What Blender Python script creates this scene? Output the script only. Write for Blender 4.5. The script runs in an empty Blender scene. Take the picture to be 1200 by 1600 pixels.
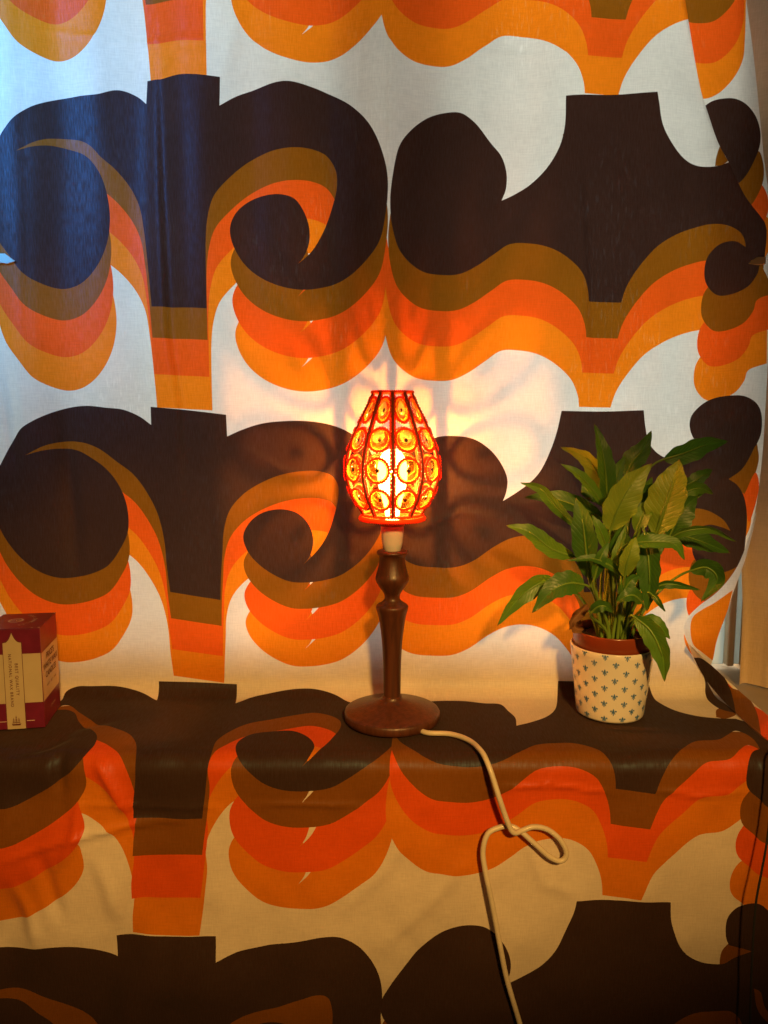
import bpy, bmesh, math, random
import numpy as np
from mathutils import Vector, Matrix
from mathutils.geometry import delaunay_2d_cdt

random.seed(7); RNG = np.random.default_rng(7)
scene = bpy.context.scene
COL = scene.collection

# ------------------------------------------------------------------ camera
PITCH = math.radians(7.0); FPX = 1200.0; CAM_H = 0.44; CAM_D = 1.23
cam_d = bpy.data.cameras.new('camera'); cam = bpy.data.objects.new('camera', cam_d); COL.objects.link(cam)
cam.location = (0, -CAM_D, CAM_H); cam.rotation_euler = (math.radians(90) - PITCH, 0, 0)
cam_d.sensor_fit = 'VERTICAL'; cam_d.sensor_height = 36.0; cam_d.sensor_width = 27.0
cam_d.lens = 36.0 * FPX / 1600.0; cam_d.clip_start = 0.02; cam_d.clip_end = 100
scene.camera = cam

# ------------------------------------------------------------------ world and lamps
world = bpy.data.worlds.new('World'); scene.world = world; world.use_nodes = True
bg = world.node_tree.nodes['Background']; bg.inputs[0].default_value = (1.0, 0.62, 0.34, 1); bg.inputs[1].default_value = 0.02

def area(name, loc, aim, sx, sy, col, power, spread=180):
    l = bpy.data.lights.new(name, 'AREA'); l.shape = 'RECTANGLE'; l.size = sx; l.size_y = sy
    l.color = col; l.energy = power; l.spread = math.radians(spread)
    o = bpy.data.objects.new(name, l); COL.objects.link(o); o.location = loc
    d = Vector(aim) - Vector(loc); o.rotation_euler = d.to_track_quat('-Z', 'Y').to_euler()
    return o
# daylight outside the window behind the cloth
area('daylight', (0.06, 0.55, 0.70), (0.03, 0.0, 0.56), 1.15, 1.55, (1.0, 0.935, 0.83), 33.0)
area('daylight_blue', (-0.76, 0.26, 0.98), (-0.60, 0.0, 0.84), 0.28, 0.7, (0.14, 0.60, 1.0), 2.5)  # added lamp that deepens the blue at the cloth's upper left
# added blue spot on the cloth's upper left, standing in for lens haze
hz = bpy.data.lights.new('haze_spot', 'SPOT'); hz.energy = 200; hz.color = (0.10, 0.42, 1.0); hz.shadow_soft_size = 0.16
hz.spot_size = math.radians(47); hz.spot_blend = 1.0
hzo = bpy.data.objects.new('haze_spot', hz); COL.objects.link(hzo); hzo.location = (-1.10, -1.22, 1.22)
hzo.rotation_euler = (Vector((-0.76, 0, 0.95)) - hzo.location).to_track_quat('-Z', 'Y').to_euler()
# warm ceiling lamp of the room, behind and above the camera
sp = bpy.data.lights.new('room_lamp', 'SPOT'); sp.energy = 310; sp.color = (1.0, 0.51, 0.12); sp.shadow_soft_size = 0.09
sp.spot_size = math.radians(22.5); sp.spot_blend = 1.0
so = bpy.data.objects.new('room_lamp', sp); COL.objects.link(so); so.location = (0.42, -2.35, 1.35)
so.rotation_euler = (Vector((-0.02, -0.2675, 0.045)) - so.location).to_track_quat('-Z', 'Y').to_euler()
so.scale = (2.2, 1.0, 1.0)

scene.view_settings.view_transform = 'Standard'; scene.view_settings.look = 'None'
scene.view_settings.exposure = 0.0; scene.view_settings.gamma = 1.0; scene.view_settings.use_curve_mapping = False
scene.cycles.max_bounces = 10; scene.cycles.transparent_max_bounces = 24
scene.cycles.diffuse_bounces = 4; scene.cycles.transmission_bounces = 6
scene.cycles.sample_clamp_indirect = 4.0
scene.cycles.use_denoising = True

# ------------------------------------------------------------------ helpers
CP, SP_ = math.cos(PITCH), math.sin(PITCH)
def ray(px, py):
    k = (800 - py) / FPX
    return np.array([(px - 600) / FPX, CP + k * SP_, -SP_ + k * CP])
def at(px, py, y):                       # the point of that photo ray on the upright plane y
    d = ray(px, py); t = (y + CAM_D) / d[1]
    return Vector((d[0] * t, y, CAM_H + d[2] * t))

def tag(o, label=None, cat=None, group=None, kind=None):
    if label: o['label'] = label
    if cat: o['category'] = cat
    if group: o['group'] = group
    if kind: o['kind'] = kind
    return o
def empty(name, loc=(0, 0, 0), rz=0.0):
    o = bpy.data.objects.new(name, None); COL.objects.link(o); o.location = loc; o.rotation_euler = (0, 0, rz)
    o.empty_display_size = 0.05
    return o
def link(name, me, parent=None, mats=None):
    o = bpy.data.objects.new(name, me); COL.objects.link(o)
    if mats:
        for m in (mats if isinstance(mats, (list, tuple)) else [mats]): me.materials.append(m)
    if parent is not None: o.parent = parent
    return o
def mesh(name, v, f, smooth=True, mi=None):
    me = bpy.data.meshes.new(name); me.from_pydata([tuple(map(float, p)) for p in v], [], f)
    if mi is not None: me.polygons.foreach_set('material_index', mi)
    me.polygons.foreach_set('use_smooth', [smooth] * len(me.polygons)); me.update()
    return me
def bm_obj(name, bm, parent, mats, smooth=False):
    me = bpy.data.meshes.new(name); bm.to_mesh(me); bm.free()
    me.polygons.foreach_set('use_smooth', [smooth] * len(me.polygons))
    return link(name, me, parent, mats)
def box_bm(x0, x1, y0, y1, z0, z1, bev=0.0):
    bm = bmesh.new(); bmesh.ops.create_cube(bm, size=1)
    for v in bm.verts:
        v.co = Vector(((x0 + x1) / 2 + v.co.x * (x1 - x0), (y0 + y1) / 2 + v.co.y * (y1 - y0), (z0 + z1) / 2 + v.co.z * (z1 - z0)))
    if bev: bmesh.ops.bevel(bm, geom=bm.edges[:], offset=bev, segments=2, affect='EDGES', profile=0.5)
    return bm
def lathe(prof, n=64, cap0=False, cap1=False):
    v = []; f = []
    for r, z in prof:
        for i in range(n):
            a = 2 * math.pi * i / n; v.append((r * math.cos(a), r * math.sin(a), z))
    m = len(prof)
    for j in range(m - 1):
        for i in range(n):
            f.append((j * n + i, j * n + (i + 1) % n, (j + 1) * n + (i + 1) % n, (j + 1) * n + i))
    if cap0: f.append(tuple(range(n))[::-1])
    if cap1: f.append(tuple(range((m - 1) * n, m * n)))
    return v, f
def tube(path, rad, n=10, closed=False, radf=None):
    P = [Vector(p) for p in path]; m = len(P); v = []; f = []
    prev = None
    for i in range(m):
        a = P[(i - 1) % m] if (closed or i) else P[i]
        b = P[(i + 1) % m] if (closed or i < m - 1) else P[i]
        t = (b - a).normalized()
        if prev is None:
            up = Vector((0, 0, 1)) if abs(t.z) < 0.9 else Vector((1, 0, 0))
            nx = t.cross(up).normalized()
        else:
            nx = (prev - t * prev.dot(t)).normalized()
        prev = nx; ny = t.cross(nx)
        for k in range(n):
            an = 2 * math.pi * k / n
            rr = rad if radf is None else radf(i, an)
            v.append(P[i] + nx * (rr * math.cos(an)) + ny * (rr * math.sin(an)))
    for i in range(m if closed else m - 1):
        j = (i + 1) % m
        for k in range(n):
            f.append((i * n + k, j * n + k, j * n + (k + 1) % n, i * n + (k + 1) % n))
    if not closed:
        f.append(tuple(range(n))); f.append(tuple(range((m - 1) * n, m * n))[::-1])
    return v, f
def crom(pts, step, closed=False):
    """Catmull-Rom through points; a third value 1 marks a corner."""
    n = len(pts); out = []
    P = [np.array(p[:2 if len(p) < 4 else 2], float) for p in pts]
    C = [len(p) > 2 and p[2] == 1 for p in pts]
    for i in range(n if closed else n - 1):
        p1, p2 = P[i], P[(i + 1) % n]
        p0 = P[i - 1] if (closed or i > 0) and not C[i] else 2 * p1 - p2
        p3 = P[(i + 2) % n] if (closed or i + 2 < n) and not C[(i + 1) % n] else 2 * p2 - p1
        L = np.linalg.norm(p2 - p1); k = max(1, int(math.ceil(L / step)))
        d1 = max(np.linalg.norm(p1 - p0), 1e-9) ** .5; d2 = max(L, 1e-9) ** .5; d3 = max(np.linalg.norm(p3 - p2), 1e-9) ** .5
        m1 = ((p1 - p0) / d1 - (p2 - p0) / (d1 + d2) + (p2 - p1) / d2) * d2
        m2 = ((p2 - p1) / d2 - (p3 - p1) / (d2 + d3) + (p3 - p2) / d3) * d2
        for q in range(k):
            t = q / k
            out.append((2 * t**3 - 3 * t**2 + 1) * p1 + (t**3 - 2 * t**2 + t) * m1 + (-2 * t**3 + 3 * t**2) * p2 + (t**3 - t**2) * m2)
    if not closed: out.append(P[-1])
    return np.array(out)
def crom3(pts, k=12):
    P = [np.array(p, float) for p in pts]; n = len(P); out = []
    for i in range(n - 1):
        p1, p2 = P[i], P[i + 1]; p0 = P[i - 1] if i else 2 * p1 - p2; p3 = P[i + 2] if i + 2 < n else 2 * p2 - p1
        for q in range(k):
            t = q / k
            out.append(0.5 * (2 * p1 + (p2 - p0) * t + (2 * p0 - 5 * p1 + 4 * p2 - p3) * t * t + (3 * p1 - p0 - 3 * p2 + p3) * t**3))
    out.append(P[-1])
    return np.array(out)

# ------------------------------------------------------------------ node materials
def newmat(name):
    m = bpy.data.materials.new(name); m.use_nodes = True; nt = m.node_tree; nt.nodes.clear()
    return m, nt, (lambda t, **k: _nd(nt, t, **k))
def _nd(nt, t, **k):
    n = nt.nodes.new(t)
    for a, b in k.items(): setattr(n, a, b)
    return n
def pbr(name, col, rough=0.5, noise=0.0, nscale=40, bump=0.0, bscale=200, coat=0.0, spec=0.5, coords='Object', col2=None, stretch=(1, 1, 1)):
    m, nt, N = newmat(name); L = nt.links.new
    out = N('ShaderNodeOutputMaterial'); b = N('ShaderNodeBsdfPrincipled'); L(b.outputs[0], out.inputs[0])
    b.inputs['Roughness'].default_value = rough; b.inputs['Specular IOR Level'].default_value = spec
    b.inputs['Coat Weight'].default_value = coat; b.inputs['Coat Roughness'].default_value = 0.12
    tc = N('ShaderNodeTexCoord'); mp = N('ShaderNodeMapping'); mp.inputs['Scale'].default_value = stretch; L(tc.outputs[coords], mp.inputs[0])
    n1 = N('ShaderNodeTexNoise'); n1.inputs['Scale'].default_value = nscale; n1.inputs['Detail'].default_value = 6; L(mp.outputs[0], n1.inputs[0])
    mx = N('ShaderNodeMix', data_type='RGBA'); c2 = col2 or tuple(c * (1 - noise) for c in col)
    mr = N('ShaderNodeMapRange'); mr.inputs[1].default_value = 0.3; mr.inputs[2].default_value = 0.7; L(n1.outputs[0], mr.inputs[0])
    L(mr.outputs[0], mx.inputs[0]); mx.inputs[6].default_value = (*col, 1); mx.inputs[7].default_value = (*c2, 1); L(mx.outputs[2], b.inputs['Base Color'])
    if bump:
        n2 = N('ShaderNodeTexNoise'); n2.inputs['Scale'].default_value = bscale; n2.inputs['Detail'].default_value = 4; L(mp.outputs[0], n2.inputs[0])
        bp = N('ShaderNodeBump'); bp.inputs['Strength'].default_value = bump; bp.inputs['Distance'].default_value = 0.002; L(n2.outputs[0], bp.inputs['Height']); L(bp.outputs[0], b.inputs['Normal'])
    return m
def cloth_mat(name, col, trans, fleck):
    """printed cotton: reflects its print, lets window light through, thin specks in the print"""
    m, nt, N = newmat(name); L = nt.links.new
    out = N('ShaderNodeOutputMaterial'); add = N('ShaderNodeAddShader'); L(add.outputs[0], out.inputs[0])
    b = N('ShaderNodeBsdfPrincipled'); b.inputs['Roughness'].default_value = 0.50
    b.inputs['Specular IOR Level'].default_value = 0.0; b.inputs['Sheen Weight'].default_value = 0.04; b.inputs['Sheen Roughness'].default_value = 0.5
    gb = N('ShaderNodeBsdfGlossy'); gb.inputs['Roughness'].default_value = 0.47; ad2 = N('ShaderNodeAddShader')
    t = N('ShaderNodeBsdfTranslucent'); L(b.outputs[0], ad2.inputs[0]); L(gb.outputs[0], ad2.inputs[1]); L(ad2.outputs[0], add.inputs[0]); L(t.outputs[0], add.inputs[1])
    uv = N('ShaderNodeUVMap'); uv.uv_map = 'UVMap'
    def noise(sx, sy, sc, det=4):
        mp = N('ShaderNodeMapping'); mp.inputs['Scale'].default_value = (sx, sy, 1); L(uv.outputs[0], mp.inputs[0])
        n = N('ShaderNodeTexNoise'); n.noise_dimensions = '2D'; n.inputs['Scale'].default_value = sc; n.inputs['Detail'].default_value = det; L(mp.outputs[0], n.inputs[0])
        return n
    big = noise(1, 1, 9, 5); thr = noise(1, 0.10, 640, 3); thr2 = noise(0.1, 1, 520, 2); fl = noise(1, 0.16, 300, 2); gate = noise(1, 0.7, 7, 2)
    # colour: faint thread and soiling variation
    a1 = N('ShaderNodeMath', operation='ADD'); L(thr.outputs[0], a1.inputs[0]); L(thr2.outputs[0], a1.inputs[1])
    m1 = N('ShaderNodeMapRange'); m1.inputs[1].default_value = 0.6; m1.inputs[2].default_value = 1.4; m1.inputs[3].default_value = 0.92; m1.inputs[4].default_value = 1.07; L(a1.outputs[0], m1.inputs[0])
    m2 = N('ShaderNodeMapRange'); m2.inputs[1].default_value = 0.3; m2.inputs[2].default_value = 0.7; m2.inputs[3].default_value = 0.93; m2.inputs[4].default_value = 1.05; L(big.outputs[0], m2.inputs[0])
    mu = N('ShaderNodeMath', operation='MULTIPLY'); L(m1.outputs[0], mu.inputs[0]); L(m2.outputs[0], mu.inputs[1])
    vm = N('ShaderNodeVectorMath', operation='SCALE'); vm.inputs[0].default_value = col; L(mu.outputs[0], vm.inputs['Scale']); L(vm.outputs[0], b.inputs['Base Color'])
    gl = N('ShaderNodeMapRange'); gl.inputs[1].default_value = 0.36; gl.inputs[2].default_value = 0.70; gl.inputs[3].default_value = 0.009; gl.inputs[4].default_value = 0.027; L(thr.outputs[0], gl.inputs[0]); gt = N('ShaderNodeVectorMath', operation='SCALE'); gt.inputs[0].default_value = (0.32, 0.66, 1.0); L(gl.outputs[0], gt.inputs['Scale']); L(gt.outputs[0], gb.inputs['Color'])  # streaked gloss tinted blue to carry the haze and mute warm sheen
    # light let through: base transmission and small flecks where the print is thin
    f1 = N('ShaderNodeMapRange'); f1.inputs[1].default_value = 0.60; f1.inputs[2].default_value = 0.74; L(fl.outputs[0], f1.inputs[0])
    f2 = N('ShaderNodeMapRange'); f2.inputs[1].default_value = 0.46; f2.inputs[2].default_value = 0.62; L(gate.outputs[0], f2.inputs[0])
    f3 = N('ShaderNodeMath', operation='MULTIPLY'); L(f1.outputs[0], f3.inputs[0]); L(f2.outputs[0], f3.inputs[1])
    v1 = N('ShaderNodeVectorMath', operation='SCALE'); v1.inputs[0].default_value = trans; L(mu.outputs[0], v1.inputs['Scale'])
    mx = N('ShaderNodeMix', data_type='RGBA'); L(f3.outputs[0], mx.inputs[0]); L(v1.outputs[0], mx.inputs[6]); mx.inputs[7].default_value = (*fleck, 1)
    L(mx.outputs[2], t.inputs['Color'])
    bp = N('ShaderNodeBump'); bp.inputs['Strength'].default_value = 0.22; bp.inputs['Distance'].default_value = 0.0012
    wr = noise(1, 1, 55, 5); s2 = N('ShaderNodeMath', operation='MULTIPLY_ADD'); s2.inputs[1].default_value = 0.25; L(a1.outputs[0], s2.inputs[0]); L(wr.outputs[0], s2.inputs[2])
    L(s2.outputs[0], bp.inputs['Height']); L(bp.outputs[0], b.inputs['Normal']); L(bp.outputs[0], gb.inputs['Normal'])
    return m
CM = [cloth_mat('cloth_cream', (0.52, 0.47, 0.38), (0.30, 0.30, 0.28), (0.36, 0.36, 0.34)),
      cloth_mat('cloth_orange', (0.47, 0.140, 0.003), (0.36, 0.088, 0.003), (0.36, 0.11, 0.015)),
      cloth_mat('cloth_red_orange', (0.50, 0.066, 0.003), (0.33, 0.040, 0.003), (0.34, 0.06, 0.012)),
      cloth_mat('cloth_ochre', (0.150, 0.053, 0.003), (0.100, 0.033, 0.002), (0.10, 0.045, 0.012)),
      cloth_mat('cloth_dark_brown', (0.036, 0.0190, 0.0130), (0.0160, 0.0072, 0.0052), (0.020, 0.013, 0.012))]
CREAM, ORANGE, RED, OCHRE, DARK = range(5)

# ------------------------------------------------------------------ the cloth: profile, folds
RB, RF, YF, YC = 0.028, 0.026, -0.2675, -0.040
_p = [(YC, 1.40), (YC, RB)]
for a in np.linspace(0, math.pi / 2, 25)[1:]: _p.append((YC - RB + RB * math.cos(a), RB - RB * math.sin(a)))
_p.append((YF + RF, 0))
for a in np.linspace(0, math.pi / 2, 13)[1:]: _p.append((YF + RF - RF * math.sin(a), -RF + RF * math.cos(a)))
_p.append((YF, -0.9))
PROF = np.array(_p, float); ARC = np.r_[0, np.cumsum(np.hypot(*np.diff(PROF, axis=0).T))]
V_BACK = ARC[1]; V_SHELF0 = ARC[25]; V_SHELF1 = ARC[26]; V_FRONT = ARC[38]
def px2uv(px, py):
    k = (800 - py) / FPX; dy = CP + k * SP_; dz = -SP_ + k * CP
    f = (PROF[:, 0] + CAM_D) * dz - (PROF[:, 1] - CAM_H) * dy
    idx = np.where((f[:-1] < 0) & (f[1:] >= 0))[0]
    i = idx[0] if len(idx) else (0 if f[0] >= 0 else len(f) - 2)
    w = -f[i] / (f[i + 1] - f[i]); y = PROF[i, 0] + w * (PROF[i + 1, 0] - PROF[i, 0]); t = (y + CAM_D) / dy
    return ((px - 600) / FPX * t, ARC[i] + w * (ARC[i + 1] - ARC[i]))
def P2U(pts): return [px2uv(p[0], p[1]) + tuple(p[2:]) for p in pts]

_G = RNG.random((64, 64))
def vnoise(x, y):
    xi = np.floor(x).astype(int); yi = np.floor(y).astype(int); fx = x - xi; fy = y - yi
    fx = fx * fx * (3 - 2 * fx); fy = fy * fy * (3 - 2 * fy)
    g = lambda a, b: _G[a % 64, b % 64]
    return (g(xi, yi) * (1 - fx) + g(xi + 1, yi) * fx) * (1 - fy) + (g(xi, yi + 1) * (1 - fx) + g(xi + 1, yi + 1) * fx) * fy - 0.5
def sstep(a, b, x): t = np.clip((x - a) / (b - a), 0, 1); return t * t * (3 - 2 * t)
# creases traced on the cloth: photo points, height (m), half width (m), kind
_CR = [([(243, 60), (250, 300), (262, 520), (282, 640), (287, 760)], 0.0045, 0.012, 'step'),
       ([(613, -60), (612, 0), (610, 200), (607, 470), (606, 560)], 0.0026, 0.0045, 'ridge'),
       ([(700, 0), (706, 300), (716, 560)], -0.004, 0.030, 'ridge'),
       ([(795, 60), (815, 300), (830, 560)], 0.004, 0.026, 'ridge'),
       ([(905, 250), (915, 420), (922, 620)], 0.004, 0.014, 'step'),
       ([(985, 300), (1000, 520), (1010, 620)], -0.003, 0.022, 'ridge'),
       ([(98, 640), (108, 760), (118, 900)], -0.005, 0.012, 'ridge'),
       ([(10, 560), (20, 640), (26, 740)], -0.004, 0.010, 'ridge'),
       ([(340, 770), (350, 900), (356, 1000)], 0.003, 0.012, 'ridge'),
       ([(370, 20), (365, 70), (345, 130)], 0.003, 0.012, 'ridge'),
       ([(0, 1345), (110, 1308), (205, 1290), (290, 1282)], 0.0028, 0.0055, 'ridge'),
       ([(130, 1258), (240, 1262), (340, 1262)], 0.0016, 0.004, 'ridge'),
       ([(760, 1236), (860, 1226), (965, 1242)], 0.0018, 0.004, 'ridge'),
       ([(1020, 1235), (1090, 1242), (1165, 1238)], 0.0018, 0.004, 'ridge'),
       ([(380, 1262), (470, 1256), (590, 1262)], 0.0014, 0.004, 'ridge'),
       ([(100, 1170), (90, 1200), (95, 1250)], -0.005, 0.010, 'ridge'),
       ([(150, 1180), (175, 1230), (200, 1275)], 0.0045, 0.008, 'ridge'),
       ([(125, 1250), (118, 1310), (95, 1350)], 0.004, 0.008, 'ridge'),
       ([(60, 1330), (78, 1380), (100, 1440)], -0.004, 0.011, 'ridge'),
       ([(20, 1375), (45, 1430), (58, 1470)], 0.004, 0.011, 'ridge'),
       ([(150, 1330), (175, 1390), (190, 1440)], 0.003, 0.012, 'ridge'),
       ([(600, 1480), (680, 1400), (740, 1330)], 0.0022, 0.012, 'ridge'),
       ([(640, 1300), (600, 1360), (540, 1420)], 0.002, 0.010, 'ridge'),
       ([(820, 1300), (850, 1380), (905, 1400)], 0.0018, 0.009, 'ridge'),
       ([(1190, 1180), (1180, 1290), (1150, 1400)], 0.003, 0.006, 'ridge'),
       ([(60, 1170), (120, 1135), (190, 1120)], -0.0025, 0.012, 'ridge'),
       ([(0, 1180), (50, 1168), (110, 1150)], -0.003, 0.010, 'ridge'),
       ([(470, 760), (430, 790), (380, 900)], 0.002, 0.010, 'ridge'),
       ([(380, 700), (450, 740), (540, 750)], 0.0018, 0.006, 'ridge'),
       ([(650, 830), (720, 800), (780, 812)], 0.0018, 0.006, 'ridge'),
       ([(690, 880), (702, 895), (730, 925)], 0.002, 0.006, 'ridge'),
       ([(700, 80), (850, 86), (1010, 92)], 0.0012, 0.004, 'ridge'),
       ([(60, 45), (200, 62), (560, 75)], 0.0012, 0.004, 'ridge')]
CREASES = [(np.array([px2uv(*p) for p in c[0]]), c[1] * (1.7 if c[0][0][1] > 1160 else 1.2), c[2], c[3]) for c in _CR]
def disp(u, v):
    cur = 1 - sstep(V_BACK - 0.22, V_BACK + 0.01, v)
    top = 1 - sstep(0.55, 1.15, v) * 0.6
    d = cur * top * 1.35 * (0.0065 * np.sin(2 * math.pi * u / 0.29 + 0.6 + 0.7 * v) + 0.004 * np.sin(2 * math.pi * u / 0.137 + 2.0 - 0.5 * v) + 0.010 * vnoise(u * 6 + 3, v * 1.3 + 9))
    fu = u + 0.02 * np.sin(3 * v + 5 * u)
    d = d + cur * (1 - 0.7 * sstep(0.75, 1.15, v)) * 0.006 * (np.abs(vnoise(fu * 13 + 5, v * 0.8 + 2)) + np.abs(vnoise(fu * 25 + 17, v * 1.1 + 7)) * 0.6)
    d = d + cur * 0.004 * vnoise(u * 18 + 31, v * 7)
    shelf = sstep(V_BACK, V_SHELF0, v) * (1 - sstep(V_SHELF1 - 0.005, V_FRONT, v))
    d = d + shelf * (0.0022 * vnoise(u * 16, v * 20) - 0.0012)
    fr = sstep(V_FRONT - 0.005, V_FRONT + 0.05, v)
    edg = np.exp(-((v - V_SHELF1 - 0.012) / 0.045) ** 2)
    d = d + edg * (0.0045 * (vnoise(u * 9 + 40, v * 3) - 0.25) + 0.0040 * vnoise(u * 31 + 8 + 12 * v, v * 8 + 20))
    left = 1 - sstep(-0.38, -0.05, u)
    d = d + fr * (0.009 * vnoise(u * 7 + 11, v * 4 + 2) + (0.006 + 0.016 * left) * vnoise((u + 0.5 * v) * 17, (v - 0.3 * u) * 9 + 4) + 0.003 * vnoise(u * 34, v * 30))
    for C, h, w, kind in CREASES:
        bx0, by0 = C.min(0) - 4 * w; bx1, by1 = C.max(0) + 4 * w
        m = (u > bx0) & (u < bx1) & (v > by0) & (v < by1)
        if not m.any(): continue
        uu, vv = u[m], v[m]; best = np.full(uu.shape, 9.0); sgn = np.zeros_like(best); par = np.zeros_like(best)
        n = len(C) - 1
        for i in range(n):
            a, b = C[i], C[i + 1]; e = b - a; L2 = e @ e
            t = np.clip(((uu - a[0]) * e[0] + (vv - a[1]) * e[1]) / L2, 0, 1)
            dx = uu - a[0] - t * e[0]; dy = vv - a[1] - t * e[1]; dd = np.hypot(dx, dy); k = dd < best
            best = np.where(k, dd, best); sgn = np.where(k, np.sign(e[0] * dy - e[1] * dx), sgn); par = np.where(k, (i + t) / n, par)
        env = np.sin(np.clip(par, 0.02, 0.98) * math.pi) ** 0.5
        if kind == 'ridge': d[m] += h * env * np.exp(-(best / w) ** 2)
        else: d[m] += h * env * np.tanh(sgn * best / (w * 0.4)) * np.exp(-(best / (w * 2.2)) ** 2)
    return d
def surf(u, v):
    y = np.interp(v, ARC, PROF[:, 0]); z = np.interp(v, ARC, PROF[:, 1])
    e = 1e-4
    ty = np.interp(v + e, ARC, PROF[:, 0]) - np.interp(v - e, ARC, PROF[:, 0]); tz = np.interp(v + e, ARC, PROF[:, 1]) - np.interp(v - e, ARC, PROF[:, 1])
    L = np.hypot(ty, tz) + 1e-12; ny, nz = tz / L, -ty / L        # points to the room / up
    d = disp(u, v)
    return np.stack([u, y + ny * d, z + nz * d], 1)

def inside(poly, x, y):
    bx0, by0 = poly.min(0); bx1, by1 = poly.max(0)
    r = np.zeros(x.shape, bool); m = (x >= bx0) & (x <= bx1) & (y >= by0) & (y <= by1)
    if not m.any(): return r
    xs, ys = x[m], y[m]; c = np.zeros(xs.shape, bool); n = len(poly); j = n - 1
    for i in range(n):
        xi, yi = poly[i]; xj, yj = poly[j]
        if yi != yj:
            k = (yi > ys) != (yj > ys)
            c ^= k & (xs < (xj - xi) * (ys - yi) / (yj - yi) + xi)
        j = i
    r[m] = c
    return r
def printed_sheet(name, domain, layers, fn, grid, parent, eps=1e-5, uvscale=1.0):
    """cut a flat cloth outline along the print, colour each piece, and lay it on fn(a, b)"""
    verts = []; edges = []
    def addpoly(p):
        s = len(verts); verts.extend(Vector((q[0], q[1])) for q in p)
        edges.extend((s + i, s + (i + 1) % len(p)) for i in range(len(p)))
    addpoly(domain)
    for p, c in layers: addpoly(p)
    x0, y0 = domain.min(0); x1, y1 = domain.max(0)
    gx, gy = np.meshgrid(np.arange(x0 + grid / 2, x1, grid), np.arange(y0 + grid / 2, y1, grid))
    gx = gx + (np.arange(gx.shape[0]) % 2)[:, None] * grid / 2; gx = gx.ravel(); gy = gy.ravel()
    k = inside(domain, gx, gy)
    verts.extend(Vector((a, b)) for a, b in zip(gx[k], gy[k]))
    vo, _, fo, *_r = delaunay_2d_cdt(verts, edges, [], 0, eps)
    V = np.array([(q.x, q.y) for q in vo]); T = np.array([t for t in fo if len(t) == 3])
    c = V[T].mean(1); keep = inside(domain, c[:, 0], c[:, 1]); T = T[keep]; c = c[keep]
    mi = np.zeros(len(T), int)
    for p, col in layers: mi[inside(p, c[:, 0], c[:, 1])] = col
    used = np.unique(T); remap = -np.ones(len(V), int); remap[used] = np.arange(len(used)); V = V[used]; T = remap[T]
    X = fn(V[:, 0], V[:, 1]); e = grid * 0.4
    nrm = np.cross(fn(V[:, 0] + e, V[:, 1]) - fn(V[:, 0] - e, V[:, 1]), fn(V[:, 0], V[:, 1] + e) - fn(V[:, 0], V[:, 1] - e))
    nrm /= np.linalg.norm(nrm, axis=1)[:, None] + 1e-12
    fnm = np.cross(X[T[:, 1]] - X[T[:, 0]], X[T[:, 2]] - X[T[:, 0]]).mean(0)
    if nrm.mean(0)[1] > 0: nrm = -nrm
    if fnm[1] > 0: T = T[:, ::-1]
    me = mesh(name, X, [tuple(map(int, t)) for t in T], True, mi.tolist())
    uvl = me.uv_layers.new(name='UVMap'); li = np.empty(len(me.loops), int); me.loops.foreach_get('vertex_index', li)
    uvl.data.foreach_set('uv', (V[li] * uvscale).ravel())
    me.normals_split_custom_set_from_vertices([tuple(q) for q in nrm])
    return link(name, me, parent, CM)

# ------------------------------------------------------------------ the print: dark shapes read off the photo row by row
LA = [(227,122,1),(286,120),(346,125,1),(345,169,1),(370,152),(398,140),(439,127),(470,129),(511,142),(548,165),(579,201),(599,248),(606,289),(602,341),(592,382),(568,413),(532,439),(491,451),(455,451),(413,437),(382,413),(364,382),(360,357),(369,333),(388,315),(413,305),(439,303),(460,310),(475,331),(483,357),(482,382),(473,403),(465,413,1),(486,393),(504,362),(519,320),(526,289),(524,264),(509,240),(486,230),(455,229),(424,235),(388,253),(357,282),(336,310),(327,341),(324,372),(324,430),(325,483,1),(235,478,1),(230,429),(222,362),(214,320),(199,289),(176,261),(155,243),(140,227),(124,218),(98,215),(72,217),(52,225),(30,239,1),(52,231),(78,227),(103,231),(129,240),(147,258),(160,284),(168,320),(169,351),(164,382),(152,411),(134,434),(114,447),(93,451),(67,444),(41,429),(21,403),(-2,370),(-14,330),(-14,290),(-4,245),(4,220),(15,202),(28,186),(52,168),(83,155),(119,148),(150,145),(176,137),(191,138),(212,147),(225,158,1)]
LB = [(234,635.5,1),(295,641),(354,648,1),(355.5,682,1),(377,672),(408,662),(444,658),(480,658),(517,664),(548,677),(573,697),(590,728),(600,768),(600,805),(594,832),(579,858),(558,881),(532,899),(506,907),(480,910),(455,909),(429,899),(403,881),(385,858),(380,837),(388,819),(403,805),(424,797),(444,796),(465,802),(480,816),(488,834),(489,852),(483,871),(474,882,1),(496,860),(511,837),(522,806),(528,780),(528,759),(519,744),(501,737),(475,736),(439,742),(403,757),(377,775),(359,798),(351,827),(349,863),(347,900),(346,936,1),(266,925,1),(261,889),(256,842),(245,801),(227,767),(207,741),(181,721),(155,702),(129,692),(103,690),(72,696),(42,711,1),(67,704),(93,701),(119,704),(142,716),(163,731),(181,752),(194,778),(200,806),(199,832),(186,860),(168,884),(145,896),(114,903),(88,902),(57,889),(31,868),(10,842),(0,824),(-16,790),(-18,760),(-8,738),(0,728),(10,710),(24,684),(36,669),(67,651),(103,638),(134,634),(165,637),(191,640),(217,651),(235,664,1)]
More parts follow.
